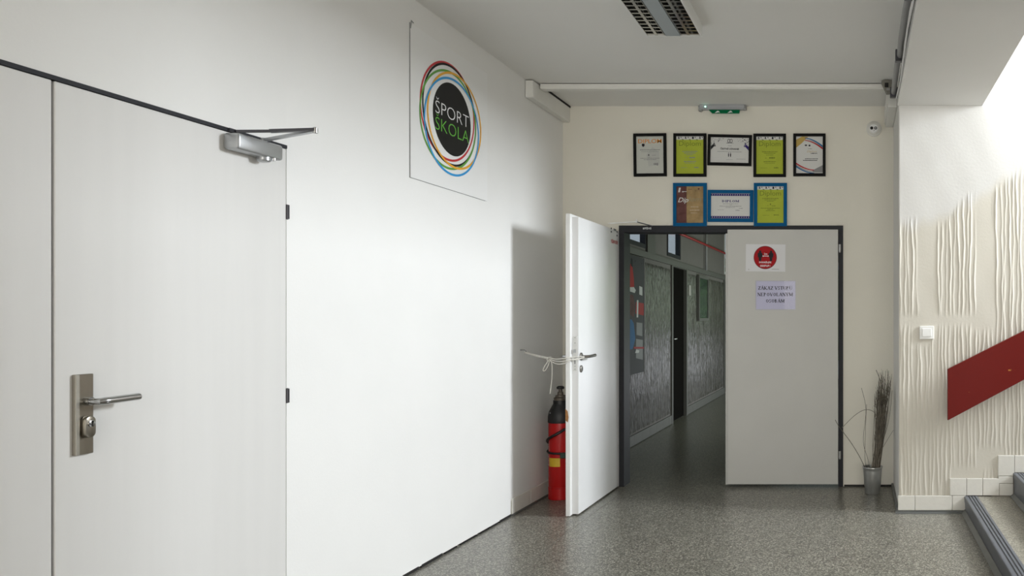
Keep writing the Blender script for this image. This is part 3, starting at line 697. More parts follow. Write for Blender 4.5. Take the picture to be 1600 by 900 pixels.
def cert_sash(r, mt, a, c):
    def b(o, w, d, m, low):
        pts = []
        for i in range(13):
            t = i/12; x = -a*.35+t*a*1.34; z = c*.93-(t**1.8)*c*.42 - o
            if low: x, z = -a+t*a*1.35, -c*.42-(1-(1-t)**1.8)*c*.38 - o
            pts.append((x, z, w*(.35+.65*t) if not low else w*(1-.5*t)))
        obj('sash_print', arcband(mt, pts, w, d), m, r)
    b(0, .014, .0105, M['blueink'], 0); b(.013, .006, .0104, M['inkgrey'], 0); b(.019, .013, .0106, M['redink'], 0)
    b(.024, .012, .0105, M['blueink'], 1); b(.015, .008, .0104, M['inkgrey'], 1); b(.0, .012, .0106, M['redink'], 1)
    obj('gold_corner', MB(mt).poly([(-a, c*.25+.02, .0104), (-a, c*.82, .0104), (-a*.55, c, .0104), (-a*.1, c*.98, .0104), (-a*.6, c*.62, .0104)]), M['gold'], r)
    t = text_mb(mt, 'Diplom', .018, c*.17, .075, .020, .0106, -.01, .3); obj('lettering', t, M['gold'], r)['label'] = 'gold lettering'
    obj('grey_corner', MB(mt).poly([(a*.2, -c*.85, .0103), (a, -c*.55, .0103), (a, -c*.95, .0103), (a*.3, -c*.95, .0103)]), M['inkgrey'], r)
    t = MB(mt); t.disc((-.028, .075), .010, .0106, 12, .006); t.disc((0, .073), .008, .0106, 6)
    obj('crest_print', t, M['ink'], r)
    lines(r, mt, [(.005, .048, .03, .003), (.035, .012, .05, .006), (.015, -.030, .10, .006), (.005, -.043, .11, .007)], M['ink'])
def cert_brown(r, mt, a, c):
    obj('dark_panel', MB(mt).rect(-a, -a*.25, -c, c, .0103), M['brown'], r)
    t = text_mb(mt, '1.', -a*.66, c*.80, .046, .036, .0106, .04, .1); obj('lettering', t, M['paper'], r)['label'] = 'white numeral'
    obj('dash_print', MB(mt).rect(-a*.48, -a*.25, c*.70, c*.73, .0106), M['paper'], r)
    t = text_mb(mt, 'Dip', -a*.50, c*.22, a*.78, c*.34, .0106, .01, .35)
    obj('lettering', t, M['paper'], r)['label'] = 'white lettering'
    obj('lettering', text_mb(mt, 'lom', a*.36, c*.30, a*.95, c*.24, .0106, -.01, .35), mat('sage_ink', (.30, .30, .20), .6), r)['label'] = 'faded sage lettering'
    obj('crest_print', MB(mt).disc((a*.65, c*.86), .008, .0106, 6), M['brown'], r)
    lines(r, mt, [(a*.6, c*.76, .05, .0025), (0, c*.84, .03, .006)], M['brown'])
    lines(r, mt, [(a*.35, -c*.12, .06, .010), (a*.35, -c*.30, .075, .012), (a*.3, -c*.45, .05, .008)], mat('pale_sand_print', (.52, .40, .26), .6))
def cert_navy(r, mt, a, c):
    t = MB(mt); t.rect(-a, a, c*.80, c*.98, .0104); t.rect(-a, a, -c*.98, -c*.80, .0104); obj('pattern_band', t, M['navy'], r)
    t = MB(mt)
    for s in (-1, 1):
        for i in range(17):
            x = -a*.93+i*a*1.86/16; z = s*c*.89; t.poly([(x-.003, z-.004, .0106), (x+.001, z-.005, .0106), (x+.003, z+.004, .0106), (x-.001, z+.005, .0106)])
    obj('pattern_mark', t, M['paper'], r)
    obj('lettering', serif_text(mt @ Matrix.Diagonal((1.6, 1, 1, 1)), 'DIPLOM', 0, .038, .018, 1.0, .0106), M['navy'], r, recalc=False)['label'] = 'navy lettering'
    lines(r, mt, [(0, .017, .12, .004), (0, .009, .02, .003), (0, -.001, .17, .0045), (0, -.011, .075, .004), (.08, -.018, .03, .004), (-.075, -.030, .05, .0025), (.055, -.034, .03, .007)], M['inkgrey'])
gA = 'certificates in frames above the far door'
certificate(990, 1041.3, 208.6, 275.6, .012, M['fblack'], M['papergrey'], .022, 'black framed pale grey diploma with orange DIPLOM heading, leftmost of the top row', gA, cert_diplom)
certificate(1052.3, 1103.7, 208.6, 276, 0, M['fblack'], M['green'], .022, 'black framed lime green certificate, second from left in the top row', gA, lambda *z: cert_green(*z, 0))
certificate(1105.8, 1174.4, 210.5, 258.8, -.022, M['fblack'], M['paper'], .022, 'tilted black framed white landscape certificate with confetti print above the door', gA, cert_land)
certificate(1177.3, 1228, 209, 276.5, 0, M['fblack'], M['green'], .022, 'black framed lime green certificate, fourth from left in the top row', gA, lambda *z: cert_green(*z, 1))
certificate(1239.6, 1290, 208.8, 275.3, 0, M['fblack'], M['paper'], .022, 'black framed white certificate with red and blue sashes, rightmost of the top row', gA, cert_sash)
certificate(1051.8, 1104.3, 286, 353.6, 0, M['fblue'], M['sand'], .026, 'blue framed brown and sand coloured first place diploma, leftmost of the lower row', gA, cert_brown)
certificate(1105.8, 1177, 297, 346.8, -.006, M['fblue'], M['paper'], .026, 'blue framed white landscape diploma with navy bands, middle of the lower row', gA, cert_navy)
certificate(1178, 1229.6, 286, 353.6, 0, M['fblue'], M['green'], .026, 'blue framed lime green certificate, right end of the lower row', gA, lambda *z: cert_green(*z, 2))

# ---------------------------------------------------------------- emergency light, camera
YE = YB-.06
el = empty('emergency_light', (X(1129, YE), YB, Z(176, YE)), 'grey emergency exit lamp with green sign edge and glowing LED above the far door', 'emergency light')
x0, x1 = X(1092, YE), X(1164, YE); zt, zb = Z(155, YE), Z(170, YE)
hb = MB(); zm = (zt+zb)/2
hb.prism([(x0+.005, YB, zt), (x0+.005, YB-.045, zt), (x0+.005, YB-.062, zt-.018), (x0+.005, YB-.062, zb+.018), (x0+.005, YB-.045, zb), (x0+.005, YB, zb)], (x1-x0-.01, 0, 0), 'x').bevel(.004, 2)
obj('lamp_housing', hb, mat('translucent_grey_housing', (.42, .43, .45), .3), el)
obj('lamp_base', MB().box(x0+.008, x1-.008, YB-.03, YB, zt, zt+.006), M['darkmetal'], el)
obj('side_cap', MB().box(x0-.008, x0+.018, YB-.05, YB-.002, zb-.012, zb+.03).bevel(.006, 2), M['conduit'], el)
obj('side_cap', MB().box(x1-.022, x1+.006, YB-.05, YB-.002, zb-.002, zb+.04).bevel(.006, 2), M['conduit'], el)
gs = obj('green_sign', MB().prism([(x0+.070, YB-.028, zb), (x1-.045, YB-.028, zb), (x1-.05, YB-.028, zb-.026), (x0+.095, YB-.028, zb-.026)], (0, .012, 0), 'y'), M['signgreen'], el)
aw = MB(back_plane(0, YB-.0285, 0))
for cx in (X(1121, YE), X(1141, YE)):
    aw.poly([(cx-.028, zb-.024, 0), (cx-.012, zb-.012, 0), (cx-.004, zb-.006, 0), (cx+.006, zb-.010, 0), (cx+.014, zb-.024, 0), (cx+.004, zb-.018, 0), (cx-.008, zb-.022, 0)])
obj('white_pictogram', aw, M['white'], gs)
obj('status_led', MB().lathe((X(1102, YE), YB-.0655, Z(166.8, YE)), [(.0035, 0), (.0045, .002), (.0045, .006)], 10, 'y'), M['led'], el)
obj('rating_label', MB().box(X(1099.5, YE), X(1116, YE), YB-.0632, YB-.0615, Z(162.5, YE), Z(159, YE)), M['trim'], el)
cmx, cmz = X(1366, 6.1), Z(197, 6.1)
dm = empty('dome_camera', (cmx, YB, cmz), 'small white dome surveillance camera high on the back wall beside the pier', 'camera')
obj('dome_base', MB().lathe((cmx, YB, cmz), [(.060, 0), (.060, -.018), (.054, -.024)], 32, 'y'), M['trunk'], dm, smooth=.6)
ball = MB(); pr = [(.052*math.cos(t*PI/2/8), -.022-.046*math.sin(t*PI/2/8)) for t in range(9)]; pr[-1] = (.002, pr[-1][1])
ball.lathe((cmx, YB, cmz), pr, 32, 'y'); obj('dome_shell', ball, M['trunk'], dm, smooth=True)
obj('lens_window', MB().lathe((cmx-.003, YB-.060, cmz-.010), [(.034, 0), (.034, -.007), (.030, -.010)], 28, 'y'), M['white'], dm, smooth=.6)
for dx, mm in ((-.016, 'gap'), (.014, 'darkmetal')):
    obj('lens', MB().lathe((cmx-.003+dx, YB-.070, cmz-.008), [(.012, 0), (.012, -.003)], 18, 'y'), M[mm], dm)
obj('sensor_dot', MB().lathe((cmx, YB-.070, cmz-.026), [(.003, 0), (.003, -.002)], 8, 'y'), M['darkmetal'], dm)
obj('lens_centre', MB().lathe((cmx+.011, YB-.0735, cmz-.008), [(.006, 0), (.006, -.001)], 12, 'y'), M['silver'], dm)

# ---------------------------------------------------------------- cable trunking, conduit
tr = empty('cable_trunking', (XL, 5.85, 2.84), 'short boxy white cable trunking in the corner of left wall and ceiling', 'trunking')
obj('trunking_box', MB().box(XL, XL+.055, 5.49, YB, 2.842, 2.962).bevel(.004, 1), M['trunk'], tr)
obj('shadow_joint', MB().box(XL+.0555, XL+.058, 5.64, YB, 2.955, HC), M['gap'], tr)
tr = empty('cable_trunking', (-1, 5.6, 2.93), 'long thin white cable trunking running across the ceiling before the back wall', 'trunking')
tb = MB(); tb.box(-2.235, .19, 5.585, 5.655, 2.928, 2.966); tb.bevel(.003, 1)
obj('trunking_box', tb, M['trunk'], tr)
obj('shadow_joint', MB().box(-2.23, .16, 5.59, 5.65, 2.966, HC), M['gap'], tr)
obj('trunking_cover', MB().box(-.95, .19, 5.580, 5.586, 2.934, 2.960), M['trunk'], tr)
tr = empty('cable_trunking', (.25, 5.9, 2.80), 'short white cable trunking under the ceiling beside the pier and dome camera', 'trunking')
obj('trunking_box', MB().box(.215, .279, 5.60, YB, 2.805, 2.945).bevel(.004, 1), M['trunk'], tr)
obj('trunking_lid', MB().box(.209, .2155, 5.60, YB, 2.825, 2.93).bevel(.002, 1), M['trunk'], tr)
jb = empty('junction_bracket', (.20, 5.5, 2.9), 'grey brown conduit junction bracket at the right end of the ceiling trunking', 'bracket')
obj('bracket_body', MB().prism([(.165, 5.50, 2.962), (.195, 5.50, HC), (.238, 5.50, 2.965), (.238, 5.50, 2.885), (.20, 5.50, 2.882)], (0, .07, 0), 'y').bevel(.003, 1), mat('tarnished_zinc', (.23, .22, .19), .5, .4), jb)
obj('bracket_slot', MB().box(.188, .214, 5.494, 5.502, 2.915, 2.945), M['gap'], jb)
obj('bracket_slot', MB().box(.200, .222, 5.494, 5.502, 2.894, 2.908), M['conduit'], jb)
cd = empty('cable_conduit', (.25, 4.3, 2.80), 'grey conduit with clamps running along the slab edge above the stairs', 'conduit')
segs = [(-1.0, 1.1), (1.1, 2.0), (2.0, 2.9), (2.9, 3.72), (3.72, 4.62), (4.62, 5.37)]
for i, (ya, yb) in enumerate(segs):
    z0_, z1_ = 2.86-.0*i, 2.815
    o = .004*(i % 2)
    obj('conduit_pipe', MB().tube([(.247-o, ya+.02, 2.862), (.240, ya+.25, 2.852), (.240, (ya+yb)/2, 2.842), (.240, yb-.2, 2.835), (.247-o, yb-.01, 2.83)], .018, 10), M['conduit'], cd, smooth=True)
    cl = MB(); cl.box(.218, .27, yb-.045, yb-.005, 2.80, 2.868)
    obj('pipe_clamp', cl.bevel(.003, 1), M['darkmetal'], cd)
obj('thin_cable', MB().tube([(.262, -1, 2.79)]+[(.258+.006*math.sin(k*1.7), -.5+.45*k, 2.785+.008*math.sin(k)) for k in range(13)]+[(.262, 5.37, 2.80)], .005, 6), M['white'], cd)
obj('thin_cable', MB().tube([(.266, -1, 2.81)]+[(.262, -.5+.45*k, 2.802+.006*math.sin(k*1.3)) for k in range(13)]+[(.266, 5.37, 2.81)], .005, 6), M['black'], cd)

# ---------------------------------------------------------------- ceiling lamp
lx0, lx1, ly0, ly1, lz = -1.182, -.885, 2.95, 4.465, 2.905
la = empty('ceiling_lamp', ((lx0+lx1)/2, 3.7, lz), 'switched-off surface ceiling lamp with mirrored louvres and grey centre strip', 'ceiling light')
hs = MB(); t_ = .009
hs.box(lx0-t_, lx0, ly0-t_, ly1+t_, lz-.003, HC); hs.box(lx1, lx1+t_, ly0-t_, ly1+t_, lz-.003, HC)
hs.box(lx0, lx1, ly1, ly1+t_, lz-.003, HC); hs.box(lx0, lx1, ly0-t_, ly0, lz-.003, HC)
obj('lamp_housing', hs, M['lampbody'], la)
obj('lamp_reflector', MB().box(lx0, lx1, ly0, ly1, lz+.045, lz+.055), M['lampdark'], la)
c0, c1 = lx0+.105, lx0+.185
obj('centre_panel', MB().box(c0, c1, ly0, ly1, lz-.002, lz+.040), M['lamppanel'], la)
for a_, b_, sp in ((lx0, c0-.006, lx0+.052), (c1+.006, lx1, c1+.048)):
    rl = MB(); rl.box(a_, a_+.003, ly0, ly1, lz, lz+.04); rl.box(b_-.003, b_, ly0, ly1, lz, lz+.04)
    obj('louvre_rail', rl, M['louver'], la)
    obj('louvre_spine', MB().prism([(sp-.008, ly0, lz+.001), (sp+.008, ly0, lz+.001), (sp+.002, ly0, lz+.035), (sp-.002, ly0, lz+.035)], (0, ly1-ly0, 0), 'y'), M['louver'], la)
    n = 30; first = None
    for k in range(n):
        yy = ly0+.03+k*(ly1-ly0-.05)/(n-1)
        if first is None:
            first = obj('louvre_blade', MB().prism([(a_+.003, yy-.007, lz+.002), (a_+.003, yy+.007, lz+.002), (a_+.003, yy+.001, lz+.033), (a_+.003, yy-.001, lz+.033)], (b_-a_-.006, 0, 0), 'x'), M['louver'], la); y0_ = yy
        else:
            c = first.copy(); COL.objects.link(c); c.parent = la; c.location.y += yy-y0_
for xx in (lx0+.05, lx1-.05):
    obj('fluorescent_tube', MB().tube([(xx, ly0+.02, lz+.035+.0), (xx, ly1-.02, lz+.035)], .006, 10), M['white'], la, smooth=True)

# ---------------------------------------------------------------- light switch
sx0, sx1, sz0, sz1 = X(1437, 5.36), X(1459.5, 5.36), Z(530, 5.36), Z(509.5, 5.36)
sw = empty('light_switch', ((sx0+sx1)/2, YR, sz0), 'square white light switch on the ridged stair wall', 'switch')
obj('switch_plate', MB().box(sx0, sx1, YR-.012, YR-.001, sz0, sz1).bevel(.003, 2), M['switch'], sw)
obj('rocker', MB().box(sx0+.018, sx1-.018, YR-.018, YR-.011, sz0+.017, sz1-.017).bevel(.002, 2), M['switch'], sw)

# ---------------------------------------------------------------- stairs
st = empty('staircase', (2.2, 4.2, 0), 'speckled vinyl stairs with blue grey grooved nosings rising to the right', 'stairs')
YS0, YS1 = 3.482, YR-.0135
for i in range(8):
    xi = .729+.33*i; zi = .11+.157*i; zp = 0 if i == 0 else zi-.157
    sp = obj('step', MB().box(xi+.004, xi+.33+.02 if i < 7 else 4.595, YS0, YS1, 0, zi-.001), M['tread'], st)
    # riser facing and grooved nosing
    obj('riser', MB().prism([(xi+.0035, YS0, zp+.02), (xi-.0015, YS0, zp+.02), (xi-.004, YS0, zi-.035), (xi+.0035, YS0, zi-.035)], (0, YS1-YS0-.001, 0), 'y'), M['nosing'], st)
    obj('riser_foot', MB().prism([(xi+.0034, YS0, zp+.022), (xi-.004, YS0, zp+.022), (xi-.030, YS0, zp+.001), (xi+.0034, YS0, zp+.001)], (0, YS1-YS0-.002, 0), 'y'), M['cove'], st)
    pr = [(xi+.0030, zi-.038), (xi-.006, zi-.038), (xi-.008, zi-.004), (xi-.005, zi+.0015), (xi+.002, zi+.003)]
    for q in range(3):
        gx = xi+.016+.020*q; pr += [(gx, zi+.003), (gx+.001, zi+.0002), (gx+.008, zi+.0002), (gx+.009, zi+.003)]
    pr += [(xi+.080, zi+.003), (xi+.082, zi-.0005), (xi+.003, zi-.0008)]
    nz = obj('stair_nosing', MB().prism([(p[0], YS0, p[1]) for p in pr], (0, YS1-YS0-.001, 0), 'y'), M['nosing'], st)
    gr = MB()
    for q in range(3): gx = xi+.016+.020*q; gr.box(gx+.0012, gx+.0078, YS0+.002, YS1-.004, zi+.0003, zi+.0012)
    obj('nosing_groove', gr, M['groove'], nz)
# red handrail board
hr = empty('handrail_board', (.59, 5.2, .65), 'wide sloping dark red handrail board with chipped paint beside the stairs', 'handrail')
YH = 5.23
xa, xb = X(1481, YH), 3.3; za1, za0 = Z(577, YH), Z(657, YH)
sl = (Z(517, YH)-Z(577, YH))/(X(1600, YH)-X(1481, YH))
obj('board', MB().prism([(xa, YH, za0), (xb, YH, za0+sl*(xb-xa)*1.06), (xb, YH, za1+sl*(xb-xa)), (xa, YH, za1)], (0, .034, 0), 'y').bevel(.002, 1), M['redboard'], hr)
for xx in (.95, 1.75, 2.55, 3.15):
    zz = (za0+za1)/2+sl*(xx-xa); obj('wall_bracket', MB().tube([(xx, YH+.03, zz), (xx, YR+.0, zz)], .014, 10), M['darkmetal'], hr)

# ---------------------------------------------------------------- fire extinguisher
ex, ey = -2.172, 5.80
fe = empty('fire_extinguisher', (ex, ey, 0), 'tall red fire extinguisher with black shoulder and yellow label behind the open door', 'fire extinguisher')
R = .083
obj('cylinder_body', MB().lathe((ex, ey, 0), [(R-.004, .0), (R, .004), (R, .088), (R-.003, .092), (R-.003, .095), (R-.001, .10), (R-.001, .56), (R-.006, .60)], 48), M['red'], fe, smooth=.6)
obj('base_ring_edge', MB().lathe((ex, ey, .085), [(R+.0005, 0), (R+.0015, .002), (R+.0005, .004)], 48), M['redprint'], fe)
obj('black_shoulder', MB().lathe((ex, ey, 0), [(R+.002, .555), (R+.004, .562), (R+.003, .60), (R-.004, .635), (.060, .672), (.050, .69), (.050, .715), (.030, .72)], 40), M['black'], fe, smooth=.7)
obj('shoulder_stud', MB().lathe((ex-.045, ey-.076, .630), [(.003, 0), (.005, -.002), (.003, -.004)], 10, 'y'), M['chrome'], fe)
vv = obj('valve', MB().lathe((ex, ey, 0), [(.045, .715), (.047, .735), (.036, .740), (.036, .752), (.022, .755), (.020, .775), (.013, .778), (.013, .80)], 24), mat('dull_brass', (.13, .11, .09), .45, .6), fe, smooth=.6)
hw = MB()
for k in range(8):
    a_ = 2*PI*k/8; hw.tube([(ex, ey, .806), (ex+.026*math.cos(a_), ey+.026*math.sin(a_), .806)], [.007, .009], 8)
hw.lathe((ex, ey, .797), [(.020, 0), (.024, .004), (.024, .016), (.018, .022)], 20)
obj('handwheel', hw, M['black'], vv, smooth=.7)
hose = []
for k in range(33):
    t = k/32; a_ = -.9-1.2*PI*t*1.05; zz = .515-.13*math.sin(min(t*1.2, 1)*PI/2)*.95
    rr = R+.014+.010*math.sin(t*9)
    hose.append((ex+rr*math.cos(a_), ey+rr*math.sin(a_), zz))
obj('hose', MB().tube(hose, .010, 10), M['black'], fe, smooth=True)
bd = []
for k in range(25):
    a_ = -PI*1.06+PI*1.1*k/24; bd.append((ex+(R+.004)*math.cos(a_), ey+(R+.004)*math.sin(a_), .352-.02*math.sin(PI*k/24)*.4-.010*k/24))
obj('strap', MB().tube(bd, .008, 6), M['black'], fe, smooth=True)
obj('strap_buckle', MB().box(ex+.03, ex+.07, ey-R-.010, ey-R+.02, .305, .345).bevel(.004, 1), mat('dark_green_plastic', (.02, .045, .03), .4), fe)
def wrap(a0, a1, z0, z1, off, n=10):
    mb = MB(); V = [[mb.v((ex+(R+off)*math.cos(a0+(a1-a0)*i/n), ey+(R+off)*math.sin(a0+(a1-a0)*i/n), z)) for z in (z0, z1)] for i in range(n+1)]
    for p, q in zip(V, V[1:]): mb.bm.faces.new((p[0], q[0], q[1], p[1]))
    return mb
obj('yellow_label', wrap(-2.30, -1.24, .243, .305, .0008), M['yellow'], fe)
wl_ = MB()
for (a0, a1, z0, z1) in ((-2.72, -2.34, .437, .441), (-2.37, -2.34, .25, .44), (-2.72, -2.34, .25, .254), (-2.72, -2.34, .345, .349), (-2.55, -2.45, .28, .285), (-2.55, -2.45, .31, .315), (-2.55, -2.45, .38, .385), (-2.55, -2.45, .40, .405)):
    m_ = wrap(a0, a1, z0, z1, .0007, 4)
    me_ = bpy.data.meshes.new('tmp'); m_.bm.to_mesh(me_); wl_.bm.from_mesh(me_); bpy.data.meshes.remove(me_)
obj('label_outline', wl_, M['white'], fe)

# ---------------------------------------------------------------- cord from wall hook to door handle
hk = obj('wall_hook', MB().tube([(XL-.004, 5.42, 1.097), (XL+.025, 5.42, 1.097), (XL+.034, 5.425, 1.088), (XL+.030, 5.43, 1.078), (XL+.020, 5.43, 1.08)], .0035, 8), M['conduit'], smooth=True)
tag(hk, 'small grey screw hook in the left wall holding the white cord', 'hook')
co = empty('tie_cord', (-2.1, 5.40, 1.0), 'knotted white cord tied between the wall hook and the open door handle', 'cord')
def rope(pts, r=.0035, sub=6):
    P_ = [Vector(p) for p in pts]; out = []
    for i in range(len(P_)-1):
        a0 = P_[max(i-1, 0)]; a1 = P_[i]; a2 = P_[i+1]; a3 = P_[min(i+2, len(P_)-1)]
        for k in range(sub):
            t = k/sub; out.append(.5*((2*a1)+(-a0+a2)*t+(2*a0-5*a1+4*a2-a3)*t*t+(-a0+3*a1-3*a2+a3)*t**3))
    out.append(P_[-1]); return MB().tube(out, r, 7)
K = Vector((X(859, 5.38), 5.38, Z(561, 5.38)))
H0 = Vector((XL+.022, 5.425, 1.080)); H1 = Vector((-1.965, LY+.055, 1.052)); H2 = Vector((XF+.028, LY+.052, 1.055))
obj('cord_strand', rope([H0, H0.lerp(K, .5)+Vector((0, 0, -.004)), K]), M['cord'], co, smooth=True)
obj('cord_strand', rope([H0+Vector((.004, 0, .004)), H0.lerp(K, .5)+Vector((0, 0, .004)), K+Vector((0, .004, .006))]), M['cord'], co, smooth=True)
for dz, sag in ((.008, -.006), (-.004, -.020), (-.010, -.038)):
    obj('cord_strand', rope([K+Vector((0, 0, dz)), K.lerp(H1, .5)+Vector((0, 0, sag)), Vector((-1.938, LY-.016, 1.045+dz+sag*.5)), Vector((-1.90, LY-.012, 1.046+dz)), Vector((-1.866, LY+.016, 1.050+dz)), H2+Vector((0, 0, dz*.5))]), M['cord'], co, smooth=True)
obj('cord_knot', rope([K+Vector((.014*math.cos(a_), .012*math.sin(a_*1.3), .012*math.sin(a_))) for a_ in [x*.9 for x in range(16)]], .004), M['cord'], co, smooth=True)
kk = [K+Vector(p) for p in ((0, 0, 0), (-.022, 0, -.030), (-.042, -.002, -.066), (-.040, -.004, -.080), (-.026, -.004, -.074), (-.008, -.003, -.040), (0, 0, 0))]
obj('cord_loop', rope(kk), M['cord'], co, smooth=True)
obj('cord_tail', rope([K, K+Vector((.016, -.004, -.03)), K+Vector((.017, -.004, -.12)), K+Vector((.010, -.004, -.19)), K+Vector((.004, -.004, -.235))], [.0035]*24+[.005]), M['cord'], co, smooth=True)

# ---------------------------------------------------------------- metal pot with dry twigs
vx, vy = .112, 5.96
vp = obj('metal_pot', MB().lathe((vx, vy, 0), [(.002, .006), (.054, .006), (.055, 0), (.058, .004), (.070, .170), (.0735, .192), (.077, .196), (.077, .202), (.072, .203), (.069, .190), (.056, .012), (.002, .010)], 48, cap=False), M['bin'], smooth=.7)
tag(vp, 'small galvanised metal pot on the floor beside the pier', 'pot')
tw = empty('twig_bunch', (vx, vy, .02), 'tall bunch of dry grey twigs standing in the metal pot', 'dried twigs')
random.seed(21)
for k in range(92):
    a0 = random.uniform(0, 2*PI); r0 = random.uniform(.0, .044)
    b0 = Vector((vx+.008+r0*math.cos(a0), vy+r0*math.sin(a0), .022))
    lean = random.gauss(.68, .25); lean = min(max(lean, .0), 1.05); top = random.uniform(.62, .93) if random.random() < .7 else random.uniform(.45, .95)
    tx = vx+.0+lean*.142*(top/.92)+random.uniform(-.012, .012); tx = min(tx, .262)
    e0 = Vector((tx, vy+random.uniform(-.09, .06), top)); pts = [b0]; bow = random.uniform(-.012, .018)
    mid_ = Vector((vx+.028+r0*.8*math.cos(a0), vy+r0*.8*math.sin(a0), .20))
    pts.append(mid_)
    for q in (.33, .66):
        pp = mid_.lerp(e0, q); pp.x = min(pp.x+bow+random.uniform(-.005, .005), .262); pp.y += random.uniform(-.008, .008); pts.append(pp)
    pts.append(e0)
    rr = random.uniform(.0016, .0036)
    t = MB().tube(pts, [rr, rr, rr*.9, rr*.75, rr*.45], 5)
    for _ in range(2):      # little side shoots near the tip
        if top < .6: break
        q = mid_.lerp(e0, random.uniform(.7, .95)); t.tube([q, q+Vector((random.uniform(-.02, .006), random.uniform(-.02, .02), random.uniform(.03, .07)))], [rr*.6, rr*.3], 4)
    obj('twig', t, M['twig'] if random.random() < .6 else M['twiglight'], tw, smooth=True)
def p3(px, py, Y): return (X(px, Y), Y, Z(py, Y))
loose = [
 [(vx-.02, vy, .03), p3(1350, 728, 5.95), p3(1332, 695, 5.94), p3(1312, 668, 5.93), p3(1305, 656, 5.92)],
 [(vx-.0, vy+.02, .03), p3(1364, 722, 5.97), p3(1371, 670, 5.97), p3(1368, 647, 5.98), p3(1354, 640, 5.99), p3(1337, 648, 5.99), p3(1316, 668, 5.99)],
 [(vx, vy-.01, .03), p3(1366, 715, 5.95), p3(1378, 640, 5.96), p3(1381, 612, 5.97), p3(1369, 578, 5.97)],
 [(vx-.01, vy+.02, .03), p3(1357, 722, 5.98), p3(1349, 690, 6.0), p3(1353, 640, 6.0), p3(1346, 606, 6.0)],
 [(vx-.01, vy+.03, .03), p3(1352, 722, 5.99), p3(1352, 680, 6.03), p3(1354, 632, 6.05)],
 [(vx+.01, vy+.0, .03), p3(1368, 722, 5.95), p3(1385, 690, 5.93), p3(1396, 672, 5.90)],
 [(vx+.01, vy-.02, .03), p3(1370, 722, 5.93), p3(1388, 660, 5.90), p3(1394, 610, 5.88)],
 [(vx, vy, .03), p3(1365, 722, 5.96), p3(1376, 665, 5.96), p3(1371, 640, 5.96), p3(1365, 634, 5.96)],
]
for i, pts in enumerate(loose):
    rr = .0022 if i < 3 else .0015; n = len(pts)
    mb = rope(pts, rr); obj('twig', mb, M['twiglight'] if i in (1, 5) else M['twig'], tw, smooth=True)

# ---------------------------------------------------------------- corridor beyond the door
CX1 = .10; YE_ = 17.0
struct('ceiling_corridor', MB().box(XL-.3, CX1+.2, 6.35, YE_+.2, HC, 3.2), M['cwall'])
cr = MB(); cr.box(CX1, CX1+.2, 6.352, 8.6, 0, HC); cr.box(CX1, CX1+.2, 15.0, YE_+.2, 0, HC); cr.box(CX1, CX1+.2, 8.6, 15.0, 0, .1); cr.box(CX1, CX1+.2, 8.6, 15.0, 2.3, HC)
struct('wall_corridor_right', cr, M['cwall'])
window('window_7', (CX1+.1, 11.8, .1), plane_mtx((CX1+.1, 8.6, .1), (0,1,0), (0,0,1)), 6.4, 2.2, 5, 2)
cl = MB(); xo = XL-.06; xi_ = XL-.012
doors = [(9.86, 10.66), (13.72, 14.55)]; wins = [(7.35, 8.66), (9.62, 10.34), (13.75, 15.0)]
def seg_wall(mb, z0, z1, holes):
    y = 6.352
    for a_, b_ in holes: mb.box(xo, xi_, y, a_, z0, z1); y = b_
    mb.box(xo, xi_, y, YE_+.2, z0, z1)
seg_wall(cl, 0, 1.97, doors); seg_wall(cl, 1.97, 2.07, []); seg_wall(cl, 2.07, 2.85, wins); cl.box(xo, xi_, 6.352, YE_+.2, 2.85, HC)
cwl = struct('wall_corridor_left', cl, M['cwall'])
for k, (a_, b_) in enumerate(wins): window('window_%d' % (3+k) if k < 2 else 'window_5', (XL-.05, (a_+b_)/2, 2.07), plane_mtx((XL-.035, a_, 2.07), (0,1,0), (0,0,1)), b_-a_, .78, 1, 1, t=.045)
struct('trim_2', MB().box(XL-.012, XL+.02, 6.352, YE_, 1.965, 2.03), M['cjamb'])
struct('trim_3', MB().box(XL-.012, XL+.010, 8.66, 9.0, 2.03, HC), M['cjamb'])
for k, (a_, b_) in enumerate(doors):
    dd = empty('door_%d' % (3+k), (XL, (a_+b_)/2, 0), kind='structure')
    f = MB(); f.box(XL-.1, XL+.008, a_-.05, a_+.015, 0, 1.985); f.box(XL-.1, XL+.008, b_-.015, b_+.05, 0, 1.985); f.box(XL-.1, XL+.008, a_+.015, b_-.015, 1.955, 1.985)
    obj('door_frame', f, M['cjamb'], dd)
    lf = obj('door_leaf', MB().box(XL-.075, XL-.035, a_+.018, b_-.018, .008, 1.953), M['cdoor'], dd)  # near-black panel standing in for an unlit opening
    obj('door_handle', MB().tube([(XL-.035, a_+.07, 1.05), (XL+.01, a_+.07, 1.05), (XL+.015, a_+.08, 1.05), (XL+.015, a_+.18, 1.05)], .009, 10), M['chrome'], lf, smooth=.6)
def cmask(A, Bv): return np.ones_like(A)
for k, (a_, b_) in enumerate(((6.36, 9.80), (10.72, 13.66), (14.62, 16.9))):
    aa = np.arange(a_, b_, .009); bb = np.arange(.115, 1.966, .035)
    Hc = ridge_field(aa, bb, .027, .011, 40+k, cmask, wob=.5, thick=.27); Ac, Bc = np.meshgrid(aa, bb, indexing='ij')
    Hc[0,:] = -.001; Hc[-1,:] = -.001; Hc[:,0] = -.001; Hc[:,-1] = -.001
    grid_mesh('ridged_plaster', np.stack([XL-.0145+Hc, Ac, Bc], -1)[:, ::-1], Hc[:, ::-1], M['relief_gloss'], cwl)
    s = empty('baseboard_corridor', (XL, (a_+b_)/2, 0), kind='structure')
    y = a_
    while y < b_-.02:
        y2 = min(y+.30, b_); obj('skirting_tile', MB().box(XL-.012, XL+.006, y+.0015, y2-.0015, .006, .112), M['cjamb'], s); y = y2
